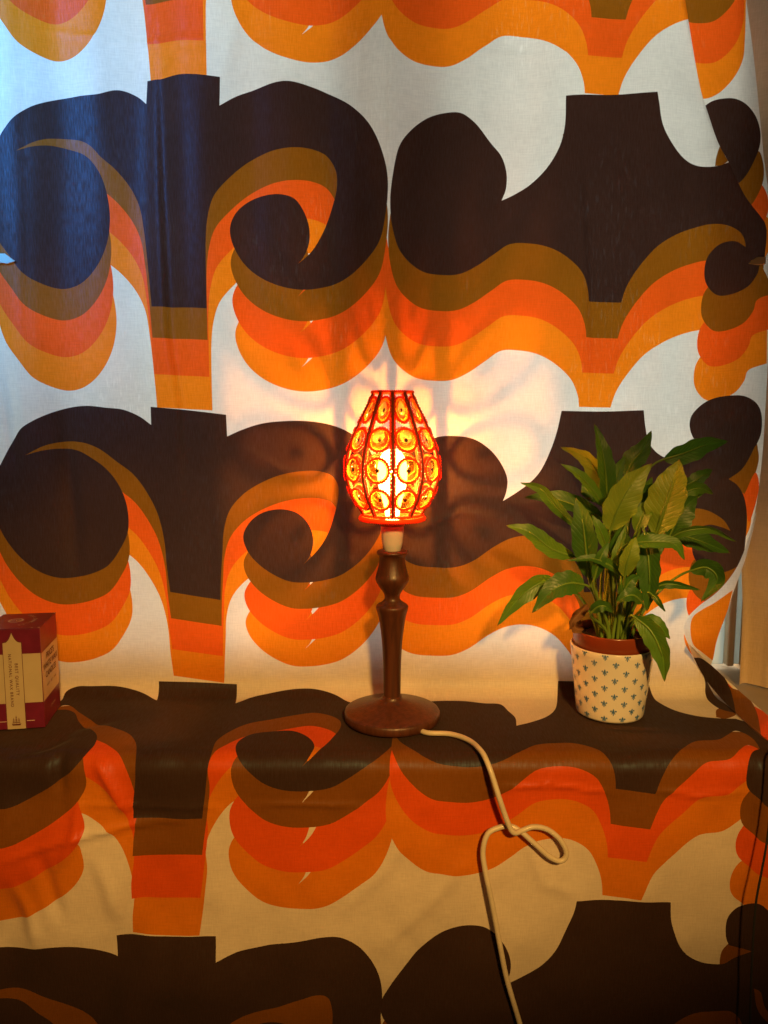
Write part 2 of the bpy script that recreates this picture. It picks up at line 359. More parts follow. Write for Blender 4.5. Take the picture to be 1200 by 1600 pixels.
LC = [(248,1064.5,1),(310,1066),(370,1069,1),(368,1097.5,1),(388,1090),(424,1082),(465,1076),(496,1077),(527,1086),(552,1097),(585,1105),(612,1120),(622,1142),(612,1161),(594,1179),(573,1197),(542,1218),(517,1231),(480,1237),(444,1236),(413,1226),(387,1205),(372,1184),(368,1169),(373,1157),(393,1147),(424,1142),(455,1140),(475,1146),(488,1156),(491,1166),(483,1182),(472,1198,1),(491,1179),(506,1164),(522,1148),(532,1135),(531,1125),(517,1117),(491,1112),(465,1115),(424,1123),(388,1130),(357,1143),(338,1156),(331,1174),(324,1205),(320,1240),(315,1281,1),(207,1281,1),(207,1257),(211,1205),(213,1164),(204,1148),(176,1135),(145,1125),(124,1112),(108.5,1101),(98,1101),(84,1108,1),(103,1107),(116,1112),(124,1127),(142,1138),(151,1148),(150,1159),(142,1171),(121,1195),(93,1220),(52,1246),(20,1261),(0,1265),(-40,1264),(-85,1240),(-105,1200),(-95,1150),(-60,1112),(0,1100),(60,1098),(93,1095),(103,1081),(119,1073),(145,1072),(181,1072),(207,1077),(227,1084),(245,1093,1)]
LD = [(181,1463.5,1),(260,1461),(338,1461,1),(339,1498,1),(372,1484),(413,1476),(465,1468),(501,1461),(532,1463),(558,1476),(579,1500),(592,1525),(597,1551),(594,1600),(588,1660),(565,1705),(530,1735),(490,1748),(450,1746),(410,1728),(380,1700),(362,1665),(358,1640),(368,1618),(390,1604),(420,1596),(445,1597),(465,1606),(478,1630),(482,1660),(475,1690),(466,1704,1),(492,1680),(508,1648),(518,1610),(519,1577),(512,1556),(496,1552),(465,1561),(429,1574),(382,1585),(357,1598),(335,1625),(322,1660),(318,1710),(316,1790,1),(190,1790,1),(190,1720),(180,1660),(160,1620),(137,1599),(98,1572),(62,1559),(26,1549),(0,1549),(-30,1556),(-60,1575,1),(-30,1566),(0,1563),(31,1569),(57,1585),(78,1599),(105,1640),(112,1690),(95,1740),(55,1770),(10,1780),(-50,1760),(-110,1700),(-135,1630),(-125,1560),(-90,1510),(-40,1490),(0,1485.5),(52,1480),(103,1476),(140,1479),(165,1489),(182,1498,1)]
RA = [(882,153.5,1),(955,150),(1026,145,1),(1028.5,160),(1035,196),(1050,222),(1071,243),(1091.5,253),(1122.5,256),(1141,252,1),(1215,330,1),(1215,402,1),(1184,414),(1179,429),(1164,449.5),(1138,461),(1122.5,460),(1108,441),(1106,418.5),(1112,397),(1128,380),(1148,377),(1162,387.5,1),(1161,378),(1155,364),(1138,351),(1117,347),(1086,354),(1055,367),(1024,387.5),(993,424),(978,449.5),(970,473,1),(918,472,1),(916,455),(905.5,429),(880,403),(854,387.5),(828,381),(797,381),(771,398),(745,416),(719.5,428),(694,430),(657.5,424),(626.5,398),(613.5,362),(609.5,320),(613.5,279),(624,232.5),(642,207),(668,186),(694,177),(719.5,177),(740,191),(766,222),(784,243),(792,269),(791,294.5),(784,313,1),(807,302),(828,289),(854,263.5),(872,232.5),(880,201.5)]
RB_ = [(875.5,642,1),(940,643),(1005,641,1),(1007.5,666),(1013,690),(1024,705),(1040,715),(1065,720),(1100,705,1),(1084,680),(1080.6,662),(1084,649),(1099,632),(1116,622.5),(1140.6,618),(1159,619),(1176,628),(1184,639),(1187.5,656),(1185.6,679),(1178,696),(1169,712.5),(1156,733),(1137,748,1),(1148,756),(1159,773),(1164,794),(1165,816),(1163,841),(1160,866),(1155,880),(1135,892),(1116,895),(1098,888),(1085,868),(1084,845),(1092,828),(1108,820),(1128,824),(1140,829,1),(1131,814),(1120,805),(1105,797.5),(1090,795),(1060,800),(1030,815),(1000,845),(975,885),(968,925,1),(912,925,1),(908,895),(890,868),(874.5,852.5),(849,840),(823,837),(797,842),(771,855),(740,876),(714,886),(683,887),(652,883.5),(632,873),(618,848),(611,810),(612,765),(625,725),(650,697),(683,683),(709,681),(740,686),(766,703),(784,726),(793,749),(791,770),(786,783,1),(807,770),(828,754),(843.5,736),(859,703),(869,672)]
RC = [(872,1064,1),(940,1065),(1013,1065,1),(1016.6,1078),(1029.5,1096.5),(1055,1109),(1086,1117),(1117,1121),(1150,1122,1),(1240,1150),(1275,1190),(1270,1240),(1235,1268),(1200,1261),(1184,1246),(1172.5,1237),(1167,1227.5),(1166,1211),(1169,1192),(1176,1175),(1187.5,1169,1),(1178,1155),(1165,1146),(1150,1141),(1137,1147),(1123,1153.5),(1088,1156),(1066,1169),(1045,1195),(1035,1215),(1024,1241,1),(963,1234,1),(962,1215),(954.6,1189.5),(931,1166),(900,1159.5),(869,1158),(838,1160.5),(812.5,1171),(787,1187),(761,1196),(735,1199),(709,1197),(683,1192),(657.5,1176.6),(632,1161),(618,1146),(622,1120),(640,1103),(660,1096.5),(683,1094),(725,1094),(756,1097.5),(781.5,1099),(794.5,1109.4),(805,1120),(807,1132.7,1),(828,1127.5),(854,1118),(867,1107),(871,1086)]
RD = [(901,1408,1),(947,1406.5),(1049,1411.6,1),(1050,1440),(1055,1460),(1063,1480),(1075,1495),(1092,1504),(1117,1507.5),(1133,1507),(1150,1497),(1175,1487.5,1),(1160,1483),(1139,1477,1),(1135,1467),(1134,1453),(1138,1433),(1150,1420),(1163,1415),(1180,1412.5),(1192,1416),(1200,1423),(1240,1450),(1260,1500),(1250,1560),(1222,1600),(1200,1582),(1188,1550),(1178,1545,1),(1188,1585),(1240,1640),(1250,1700),(1210,1720),(1170,1690),(1158,1640),(1165,1612,1),(1155,1592),(1142,1582),(1117,1582.5),(1083,1587),(1050,1606),(1015,1650),(1000,1700,1),(925,1700,1),(918,1660),(895,1625),(860,1605),(820,1605),(780,1622),(740,1640),(700,1645),(650,1635),(615,1612),(597,1590),(596,1566),(606,1546),(632,1510),(657.5,1479),(683,1458),(709,1447),(735,1445),(761,1450),(787,1473.5),(797,1499),(796,1520),(788,1537,1),(818,1522.6),(849,1504.5),(869,1484),(885,1453),(898,1422)]
STEP = 0.0045
def sil(pts): return crom(P2U(pts), STEP, True)
sLA, sLB, sLC, sLD, sRA, sRB, sRC, sRD = map(sil, (LA, LB, LC, LD, RA, RB_, RC, RD))
LAYERS = []
def row(S, sh, dx=0.0, dy=0.0):
    for (du, dv), col in zip((sh[2], sh[1], sh[0], (0, 0)), (ORANGE, RED, OCHRE, DARK)):
        LAYERS.append((S + np.array([dx + du, dy + dv]), col))
sh_LA = [(0, .0465), (.001, .1015), (.004, .152)]
sh_RA = [(-.003, .053), (-.007, .1055), (-.010, .157)]
row(sLA, sh_LA, 0.006, -0.476); row(sRA, sh_RA, -0.006, -0.451)
row(sLA, sh_LA); row(sRA, sh_RA)
row(sLB, [(0, .0425), (0, .093), (.001, .137)]); row(sRB, [(-.003, .0485), (-.005, .093), (-.007, .143)])
row(sLC, [(-.001, .050), (-.005, .112), (-.007, .164)]); row(sRC, [(-.005, .049), (-.008, .095), (-.013, .150)])
row(sLD, [(-.001, .050), (-.005, .112), (-.007, .164)]); row(sRD, [(-.005, .049), (-.008, .095), (-.013, .150)])
def extra(pts, col): LAYERS.append((sil(pts), col))
extra([(1122.5,255.5,1),(1124,242),(1129,225,1),(1140,250,1),(1132,255)], OCHRE)          # sliver of the next repeat
extra([(1119,1119.5,1),(1120,1108),(1131,1104),(1142.5,1107),(1150,1114),(1146,1118),(1131,1122)], OCHRE)
extra([(1102,1068),(1098,1050,1),(1125,1060,1),(1160,1112,1),(1146,1112),(1126,1107),(1110,1097),(1102,1082)], DARK)
extra([(1137,748.5,1),(1156,733),(1169,712.5),(1178,696),(1183,712),(1178,738),(1160,772,1),(1148,756)], OCHRE)
extra([(1160,773,1),(1178,738),(1184,755),(1178,790),(1168,815),(1164,794)], RED)

DOMAIN_PX = [(3,-120,1),(3,150),(0,230),(-10,300),(-16,420),(-34,600),(-60,850),(-110,1040),(-220,1160),(-260,1300),(-260,1820,1),(1330,1820,1),(1310,1240),(1262,1200),(1200,1157),(1165,1128),(1135,1100),(1105,1065),(1085,1030),(1075,1005),(1068,983),(1072,970),(1090,950),(1120,925),(1145,893),(1160,862),(1178,800),(1188,720),(1193,640),(1197,560),(1200,450),(1188,422,1),(1190,405),(1193,362),(1190,350,1),(1163,310),(1140,250),(1128,222),(1113,172),(1100,130),(1073,0),(1052,-120,1)]
cloth = tag(empty('patterned_cloth', (0, 0, 0)), 'large retro cloth printed with orange and brown scrolls, hung behind and draped over the sill', 'cloth')
dom = crom(P2U(DOMAIN_PX), 0.006, True)
printed_sheet('cloth_sheet', dom, LAYERS, surf, 0.0062, cloth)

# folded-back layers of the same cloth, at its right edge
def depth_sheet(name, domain, layers, yfn, grid=5.0):
    def fn(a, b):
        k = (800 - b) / FPX; dy = CP + k * SP_; dz = -SP_ + k * CP; y = yfn(a, b); t = (y + CAM_D) / dy
        return np.stack([(a - 600) / FPX * t, y, CAM_H + dz * t], 1)
    return printed_sheet(name, crom(domain, 4, True), [(crom(p, 3, True), c) for p, c in layers], fn, grid, cloth, 1e-4, 0.00105)
depth_sheet('folded_edge', [(1040,-120,1),(1150,-120,1),(1166,0),(1179,100),(1187,180),(1194,250),(1203,320),(1208,400),(1210,470,1),(1184,470,1),(1180,362),(1150,312),(1124,245),(1096,160),(1086,110),(1062,0)],
    [([(1040,-120,1),(1166,-120,1),(1164,60),(1160,95),(1140,130),(1108,153),(1060,150,1)], ORANGE),
     ([(1040,-120,1),(1162,-120,1),(1163,0),(1161,35),(1148,70),(1120,96),(1095,99),(1060,90,1)], RED),
     ([(1040,-120,1),(1155,-120,1),(1152,-10),(1140,12),(1115,33),(1085,36),(1060,30,1)], OCHRE),
     ([(1188,345),(1196,338),(1206,350),(1206,380),(1198,398),(1188,410),(1180,380)], ORANGE),
     ([(1160,330,1),(1188,288),(1196,298),(1201,318),(1197,340),(1188,352),(1165,350,1)], RED),
     ([(1130,300,1),(1150,285),(1185,236),(1192,252),(1193,280),(1186,300),(1172,322),(1150,335,1)], OCHRE),
     ([(1095,170,1),(1113,158),(1130,154),(1148,154),(1165,162),(1180,180),(1188,205),(1187,228),(1178,252),(1165,275),(1154,286),(1140,290,1),(1110,250)], DARK)],
    lambda a, b: YC + 0.012 + 0.010 * np.sin((a - 1050) / 40.0))
CEX = np.array([1178,1160,1145,1120,1090,1072,1068,1075,1085,1095]); CEY = np.array([800,862,893,925,950,970,983,1005,1030,1048])
FRX = np.array([1181,1168,1158,1146,1138,1131,1126,1119,1114,1110]); 
def _by(b): 
    return np.array([np.interp(px2uv(0, q)[1], ARC, PROF[:, 0]) for q in np.atleast_1d(b)])
def yfold(a, b):
    xl = np.interp(b, CEY, CEX); xr = np.interp(b, CEY, FRX); s = np.clip((a - xl) / np.maximum(xr - xl, 3), 0, 1.2)
    return _by(b) + 0.004 + 0.045 * s ** 0.7
fold_dom = [(x - 1, y) for x, y in zip(CEX, CEY)] + [(1108,1046,1)] + [(x, y) for x, y in zip(FRX[::-1][1:], CEY[::-1][1:])]
fold_dom[0] = fold_dom[0] + (1,)
depth_sheet('turned_edge', fold_dom,
    [([(1079,990),(1082,965),(1098,952),(1124,938),(1140,925,1),(1134,960),(1124,1000),(1116,1034,1),(1098,1020),(1084,1008)], ORANGE),
     ([(1118,941,1),(1145,922,1),(1136,958),(1128,990),(1120,1000),(1108,985),(1102,965),(1108,948)], ORANGE)], yfold, 3.0)
HEX = np.array([1078,1110,1150,1200,1246,1300]); HEY = np.array([1008,1038,1075,1118,1158,1205])
KRX = np.array([1075,1085,1105,1135,1165,1200,1262]); KRY = np.array([1005,1030,1065,1100,1128,1157,1200])
def yflap(a, b):
    xl = np.interp(b, KRY, KRX); xr = np.interp(b, HEY, HEX); s = np.clip((a - xl) / np.maximum(xr - xl, 4), 0, 1.2)
    return _by(b) - 0.002 - 0.030 * np.sin(s * 1.4)
flap_dom = [(1075,1005,1)] + [(x, y) for x, y in zip(HEX[1:], HEY[1:])] + [(1280,1215,1)] + [(x, y) for x, y in zip(KRX[::-1], KRY[::-1])][:-1]
depth_sheet('raised_edge', flap_dom,
    [([(1130,1060,1),(1165,1095),(1192,1111),(1215,1126),(1235,1150),(1240,1200,1),(1120,1130,1)], RED),
     ([(1120,1050,1),(1142,1074),(1158,1080),(1174,1096),(1183,1115),(1187,1135),(1190,1152,1),(1150,1135,1),(1110,1090,1)], OCHRE),
     ([(1070,1015,1),(1083,1027),(1094,1028),(1112,1040),(1130,1056),(1140,1074),(1146,1095),(1150,1116,1),(1120,1110,1),(1085,1050,1)], DARK)], yflap, 3.0)

# ------------------------------------------------------------------ the setting round the cloth: sill, walls, window
M_wall = pbr('painted_plaster', (0.56, 0.37, 0.18), 0.75, 0.12, 9, 0.25, 60)
M_frame = pbr('cream_window_paint', (0.62, 0.55, 0.40), 0.45, 0.10, 30, 0.1, 80)
M_sill = pbr('sill_board', (0.35, 0.28, 0.18), 0.6, 0.2, 12)
def struct(name, bm, mats, parent=None, kind='structure'):
    o = bm_obj(name, bm, parent, mats)
    if parent is None: o['kind'] = kind
    return o
struct('window_sill', box_bm(-1.05, 0.95, YF + 0.030, 0.24, -0.050, -0.015, 0.004), M_sill)
struct('wall_below', box_bm(-1.3, 1.3, YF + 0.05, 0.20, -1.0, -0.052), M_wall)
struct('wall_right', box_bm(0.648, 1.5, 0.028, 0.20, -0.046, 1.9, 0.003), M_wall)
struct('wall_left', box_bm(-1.5, -0.86, 0.028, 0.20, -0.046, 1.9, 0.003), M_wall)
win = empty('window', (0, 0.13, 0)); win['kind'] = 'structure'
def wpart(name, x0, x1, z0, z1, y0=-0.018, y1=0.018):
    return bm_obj(name, box_bm(x0, x1, y0, y1, z0, z1, 0.003), win, M_frame)
wpart('bottom_rail', -0.858, 0.520, -0.006, 0.088, -0.095, 0.018)  # unseen; deepened towards the cloth to cut daylight near its foot
wpart('stile', -0.858, -0.815, 0.0885, 1.8)
wpart('stile', 0.619, 0.632, -0.006, 1.8)
wpart('mullion', -0.040, 0.065, 0.0885, 1.8, -0.030, 0.018)  # unseen; set wide behind the lamp to dim the daylight there
wpart('glazing_bar', -0.8145, -0.0405, 0.865, 0.893, -0.012, 0.012); wpart('glazing_bar', 0.0655, 0.6185, 0.865, 0.893, -0.012, 0.012)
m, nt, N = newmat('frosted_glass'); L = nt.links.new
o_ = N('ShaderNodeOutputMaterial'); t_ = N('ShaderNodeBsdfTranslucent'); d_ = N('ShaderNodeBsdfDiffuse'); a_ = N('ShaderNodeAddShader')
t_.inputs[0].default_value = (0.34, 0.38, 0.38, 1); d_.inputs[0].default_value = (0.32, 0.36, 0.36, 1); L(t_.outputs[0], a_.inputs[0]); L(d_.outputs[0], a_.inputs[1]); L(a_.outputs[0], o_.inputs[0])
M_frost = m
m, nt, N = newmat('clear_glass'); L = nt.links.new
o_ = N('ShaderNodeOutputMaterial'); t_ = N('ShaderNodeBsdfTransparent'); g_ = N('ShaderNodeBsdfGlossy'); x_ = N('ShaderNodeMixShader'); fr_ = N('ShaderNodeFresnel')
t_.inputs[0].default_value = (0.93, 0.97, 0.97, 1); g_.inputs['Roughness'].default_value = 0.02; L(fr_.outputs[0], x_.inputs[0]); L(t_.outputs[0], x_.inputs[1]); L(g_.outputs[0], x_.inputs[2]); L(x_.outputs[0], o_.inputs[0])
M_glass = m
for nm, a, b, z0, z1, mt in (('pane', -0.8145, -0.0405, 0.089, 0.8645, M_glass), ('pane', 0.0655, 0.5195, 0.089, 0.8645, M_glass), ('pane', 0.5205, 0.6185, -0.006, 0.8645, M_frost), ('pane', -0.8145, -0.0405, 0.8935, 1.79, M_glass), ('pane', 0.0655, 0.6185, 0.8935, 1.79, M_glass), ('pane', 0.6325, 0.6475, -0.006, 1.79, M_frost)):
    bm_obj(nm, box_bm(a, b, -0.002, 0.002, z0, z1), win, mt)

# plain curtain hanging in the window reveal, seen past the right edge of the printed cloth
M_plain = cloth_mat('plain_cream_curtain', (0.52, 0.40, 0.25), (0.055, 0.048, 0.036), (0.06, 0.05, 0.04))
vs = []; uvs = []; NX, NZ = 60, 40
for j in range(NZ + 1):
    for i in range(NX + 1):
        s_ = i / NX; z = -0.011 + 1.42 * j / NZ; x = 0.604 - 0.085 * max(0.0, z - 0.12) + (0.150 + 0.085 * max(0.0, z - 0.12)) * s_
        y = 0.030 + 0.007 * math.sin(s_ * 21 + 0.25 * math.sin(z * 5)) - 0.016 * (1 / (1 + math.exp(-(s_ - 0.245 - 0.01 * math.sin(z * 7)) * 70))) + 0.004 * math.sin(z * 4 + s_ * 9)
        vs.append((x, y, z)); uvs.append((x, z))
fs = [(j * (NX + 1) + i, j * (NX + 1) + i + 1, (j + 1) * (NX + 1) + i + 1, (j + 1) * (NX + 1) + i) for j in range(NZ) for i in range(NX)]
me = mesh('side_curtain', vs, fs); ul = me.uv_layers.new(name='UVMap')
for li, lp in enumerate(me.loops): ul.data[li].uv = uvs[lp.vertex_index]
tag(link('side_curtain', me, None, M_plain), 'plain cream curtain hanging just past the right edge of the printed cloth', 'curtain')

# ------------------------------------------------------------------ the lamp
LX, LY = 0.0118, -0.146
lamp = tag(empty('table_lamp', (LX, LY, 0)), 'lit table lamp with orange beaded egg-shaped shade on turned dark wood stem', 'lamp')
def lz(py): return at(613, py, LY).z
def lr(px, py): d = ray(613, py); return px / FPX * ((LY + CAM_D) / d[1])
M_wood = pbr('turned_dark_wood', (0.100, 0.030, 0.012), 0.42, 0.55, 34, 0.25, 120, coat=0.10, stretch=(4, 4, 0.22))
def wood_part(name, prof):
    v, f = lathe(prof, 72, True, True); return link(name, mesh(name, v, f), lamp, M_wood)
wood_part('base', [(0.0668, 0.0005), (0.0692, 0.002), (0.0702, 0.006), (0.0702, 0.0115), (0.0690, 0.0140), (0.0665, 0.0152), (0.052, 0.0195), (0.037, 0.0240), (0.024, 0.0280), (0.017, 0.0310), (0.0145, 0.0340), (0.0142, 0.0365)])
prof = []
for py, r in [(1101, 13.0), (1080, 13.3), (1060, 13.6), (1040, 14.0), (1020, 14.9), (1000, 16.2), (985, 18.0), (970, 20.2), (960, 22.2), (952, 24.6), (949, 25.2), (946.5, 25.0), (944.5, 23.0), (941, 17.5), (938, 14.0), (935, 12.3), (931, 12.0), (928, 12.8), (924, 15.0), (917, 20.0), (910, 24.3), (905, 26.0), (901, 26.0), (896, 24.5), (888, 22.2), (880, 20.6), (873, 20.0), (869, 20.6), (866, 22.6), (864.5, 24.0), (862.5, 24.3), (860.5, 23.2), (859.5, 20)]:
    prof.append((lr(r, py), lz(py)))
prof = [(float(a), float(b)) for a, b in crom(prof, 0.0016)]
wood_part('stem', prof)
M_holder = pbr('cream_plastic', (0.64, 0.63, 0.58), 0.35, 0.05, 40, coat=0.2)
hp = [(lr(12, 860), lz(861)), (lr(13.5, 858), lz(859.5)), (lr(16.0, 846), lz(848)), (lr(17.5, 832), lz(833)), (lr(18, 824), lz(825)), (lr(18, 820), lz(821)), (lr(15, 820), lz(819.5))]
v, f = lathe(hp, 48, True, True); link('bulb_holder', mesh('bulb_holder', v, f), lamp, M_holder)
M_brass = pbr('shade_ring_metal', (0.30, 0.18, 0.08), 0.35); 
v, f = lathe([(0.0172, lz(821)), (0.0185, lz(819)), (0.0185, lz(816)), (0.0172, lz(814))], 40, True, True); link('shade_nut', mesh('shade_nut', v, f), lamp, M_brass)
m, nt, N = newmat('lit_filament'); L = nt.links.new
o_ = N('ShaderNodeOutputMaterial'); e_ = N('ShaderNodeEmission'); e_.inputs[0].default_value = (1.0, 0.31, 0.045, 1); e_.inputs[1].default_value = 9200.0; L(e_.outputs[0], o_.inputs[0]); M_fil = m
m, nt, N = newmat('glowing_bulb_glass'); L = nt.links.new
o_ = N('ShaderNodeOutputMaterial'); e_ = N('ShaderNodeEmission'); e_.inputs[0].default_value = (1.0, 0.60, 0.16, 1); e_.inputs[1].default_value = 7.0
t_ = N('ShaderNodeBsdfTransparent'); a_ = N('ShaderNodeAddShader'); L(t_.outputs[0], a_.inputs[0]); L(e_.outputs[0], a_.inputs[1]); L(a_.outputs[0], o_.inputs[0]); M_bulb = m
zb0 = lz(812)
bp = [(0.0095, zb0), (0.0105, zb0 + 0.012), (0.0140, zb0 + 0.028), (0.0185, zb0 + 0.044), (0.0212, zb0 + 0.060), (0.0210, zb0 + 0.074), (0.0180, zb0 + 0.087), (0.0120, zb0 + 0.096), (0.0040, zb0 + 0.100)]
v, f = lathe([(float(a), float(b)) for a, b in crom(bp, 0.006)], 20, True, True); bulb = link('bulb', mesh('bulb', v, f), lamp, M_bulb)
zf = zb0 + 0.064
v, f = lathe([(0.0006, zf - 0.0060), (0.0026, zf - 0.0045), (0.0032, zf), (0.0026, zf + 0.0045), (0.0006, zf + 0.0060)], 12, True, True); link('filament', mesh('filament', v, f), bulb, M_fil)

# shade: ten wrapped wire ribs, ten panels with four thread-wound rings each, amber discs in the rings
def thread_mat(name, col, tr, see=0.28):
    m, nt, N = newmat(name); L = nt.links.new
    o = N('ShaderNodeOutputMaterial'); b = N('ShaderNodeBsdfPrincipled'); t = N('ShaderNodeBsdfTranslucent'); a = N('ShaderNodeAddShader')
    b.inputs['Base Color'].default_value = (*col, 1); b.inputs['Roughness'].default_value = 0.55; b.inputs['Specular IOR Level'].default_value = 0.3; t.inputs[0].default_value = (*tr, 1)
    n = N('ShaderNodeTexNoise'); n.inputs['Scale'].default_value = 900; tc = N('ShaderNodeTexCoord'); L(tc.outputs['Object'], n.inputs[0])
    bp = N('ShaderNodeBump'); bp.inputs['Strength'].default_value = 0.5; bp.inputs['Distance'].default_value = 0.0006; L(n.outputs[0], bp.inputs['Height']); L(bp.outputs[0], b.inputs['Normal'])
    tp = N('ShaderNodeBsdfTransparent'); tp.inputs[0].default_value = (0.95, 0.10, 0.02, 1); xs = N('ShaderNodeMixShader'); xs.inputs[0].default_value = see
    L(b.outputs[0], a.inputs[0]); L(t.outputs[0], a.inputs[1]); L(a.outputs[0], xs.inputs[1]); L(tp.outputs[0], xs.inputs[2]); L(xs.outputs[0], o.inputs[0]); return m
M_thread = thread_mat('red_orange_thread', (0.55, 0.075, 0.010), (0.20, 0.034, 0.004))
M_rib = thread_mat('dark_red_wrapped_wire', (0.24, 0.060, 0.022), (0.03, 0.005, 0.001), 0.0)
M_brim = thread_mat('orange_brim_thread', (0.62, 0.12, 0.012), (0.35, 0.06, 0.006))
def amber(name, tint, trw):
    m, nt, N = newmat(name); L = nt.links.new
    o = N('ShaderNodeOutputMaterial'); tp = N('ShaderNodeBsdfTransparent'); tl = N('ShaderNodeBsdfTranslucent'); gl = N('ShaderNodeBsdfGlossy')
    tp.inputs[0].default_value = (*tint, 1); tl.inputs[0].default_value = (0.9, 0.42, 0.04, 1); gl.inputs['Roughness'].default_value = 0.08
    a = N('ShaderNodeMixShader'); a.inputs[0].default_value = trw; L(tp.outputs[0], a.inputs[1]); L(tl.outputs[0], a.inputs[2])
    n = N('ShaderNodeTexNoise'); n.inputs['Scale'].default_value = 90; n.inputs['Detail'].default_value = 3; tc = N('ShaderNodeTexCoord'); L(tc.outputs['Object'], n.inputs[0])
    mr = N('ShaderNodeMapRange'); mr.inputs[1].default_value = 0.52; mr.inputs[2].default_value = 0.60; mr.inputs[3].default_value = trw * 0.45; mr.inputs[4].default_value = min(1, trw * 1.9); L(n.outputs[0], mr.inputs[0]); L(mr.outputs[0], a.inputs[0])
    f = N('ShaderNodeFresnel'); b = N('ShaderNodeMixShader'); L(f.outputs[0], b.inputs[0]); L(a.outputs[0], b.inputs[1]); L(gl.outputs[0], b.inputs[2]); L(b.outputs[0], o.inputs[0]); return m
M_disc = amber('amber_acrylic', (1.0, 0.80, 0.32), 0.03)
M_rim = amber('amber_disc_rim', (1.0, 0.62, 0.08), 0.65)
M_eye = pbr('eyelet', (0.10, 0.030, 0.012), 0.5)
SHP = [(613, 31), (622, 34.5), (632, 39), (644, 45), (656, 51), (668, 57), (680, 62.5), (692, 67), (704, 71.3), (716, 74), (728, 75.3), (740, 75), (752, 72.5), (764, 68.5), (776, 63.5), (788, 56), (797, 50), (803, 46.5)]
SZ = np.array([lz(p) for p, r in SHP])[::-1]; SR = np.array([lr(r, p) for p, r in SHP])[::-1]
def shR(z): return float(np.interp(z, SZ, SR))
SM = np.r_[0, np.cumsum(np.hypot(np.diff(SZ), np.diff(SR)))]
def mer(s): return float(np.interp(s, SM, SZ)), float(np.interp(s, SM, SR))
def s_of(z): return float(np.interp(z, SZ, SM))
NP = 10
def on_panel(phi0, s, a, lift=0.0):          # s along the panel, a sideways from its middle; panels are flat between ribs
    z, R = mer(s); h = math.pi / NP; flat = R * math.cos(h) * 1.035 + lift
    x, y = flat, a
    rr = math.hypot(x, y); k = min(rr, R * 1.0 + lift) / rr
    x *= k; y *= k
    return (x * math.cos(phi0) - y * math.sin(phi0), x * math.sin(phi0) + y * math.cos(phi0), z)
# hoops (top and bottom) and brim form the shade's own body
def hoop(R, z, r, n=80, knots=60, amp=0.25):
    pth = [(R * math.cos(2 * math.pi * i / (n * 4)), R * math.sin(2 * math.pi * i / (n * 4)), z) for i in range(n * 4)]
    return tube(pth, r, 8, True, lambda i, an: r * (1 + amp * math.sin(2 * math.pi * i / (n * 4) * knots + 2 * an)))
def merge(parts):
    V = []; F = []
    for v, f in parts:
        k = len(V); V += [tuple(q) for q in v]; F += [tuple(i + k for i in q) for q in f]
    return V, F
zt, zb = SZ[-1], SZ[0]
bl, bf = lathe([(0.0185, lz(814.5)), (0.0440, lz(811.5)), (0.0448, lz(810)), (0.0438, lz(808.5)), (0.0185, lz(811.5))], 72)
shade = link('lamp_shade', mesh('lamp_shade', bl, bf), lamp, [M_brim])
for hv, hf in (hoop(SR[-1] + 0.0004, zt, 0.0022), hoop(SR[0] + 0.0002, zb, 0.0021), hoop(0.0448, lz(809.5), 0.0030, knots=90)): link('hoop', mesh('hoop', hv, hf), shade, [M_brim])
ROT0 = -math.pi / 2                                            # a rib faces the camera
RINGS = [(641, 11.4, 21.5), (686, 16.8, 18.0), (731, 17.6, 18.2), (776, 16.2, 17.2)]
h = math.pi / NP
rib_pts = []
for i in range(61):
    z, R = mer(SM[-1] * i / 60); rib_pts.append((R * math.cos(ROT0), R * math.sin(ROT0), z))
rv, rf = tube(rib_pts, 0.0023, 8, False, lambda i, an: 0.0021 * (1 + 0.16 * math.sin(i * 2.4 + an)))
side_v = []
for sg in (-1, 1):                                             # a lighter stitched cord on either side of the wire
    pth = []
    for i in range(121):
        z, R = mer(SM[-1] * (0.01 + 0.98 * i / 120)); a = ROT0 + sg * (0.0030 / R)
        pth.append(((R - 0.0008) * math.cos(a), (R - 0.0008) * math.sin(a), z))
    side_v.append(tube(pth, 0.0012, 6, False, lambda i, an: 0.0011 * (1 + 0.35 * math.sin(i * 1.9))))
k0 = len(rv); V_, F_ = merge([(rv, rf)] + side_v)
mi = [0] * len(rf) + [1] * (len(F_) - len(rf))
rib_me = mesh('rib', V_, F_, True, mi); rib_me.materials.append(M_rib); rib_me.materials.append(M_thread)
ring_me, disc_me = [], []
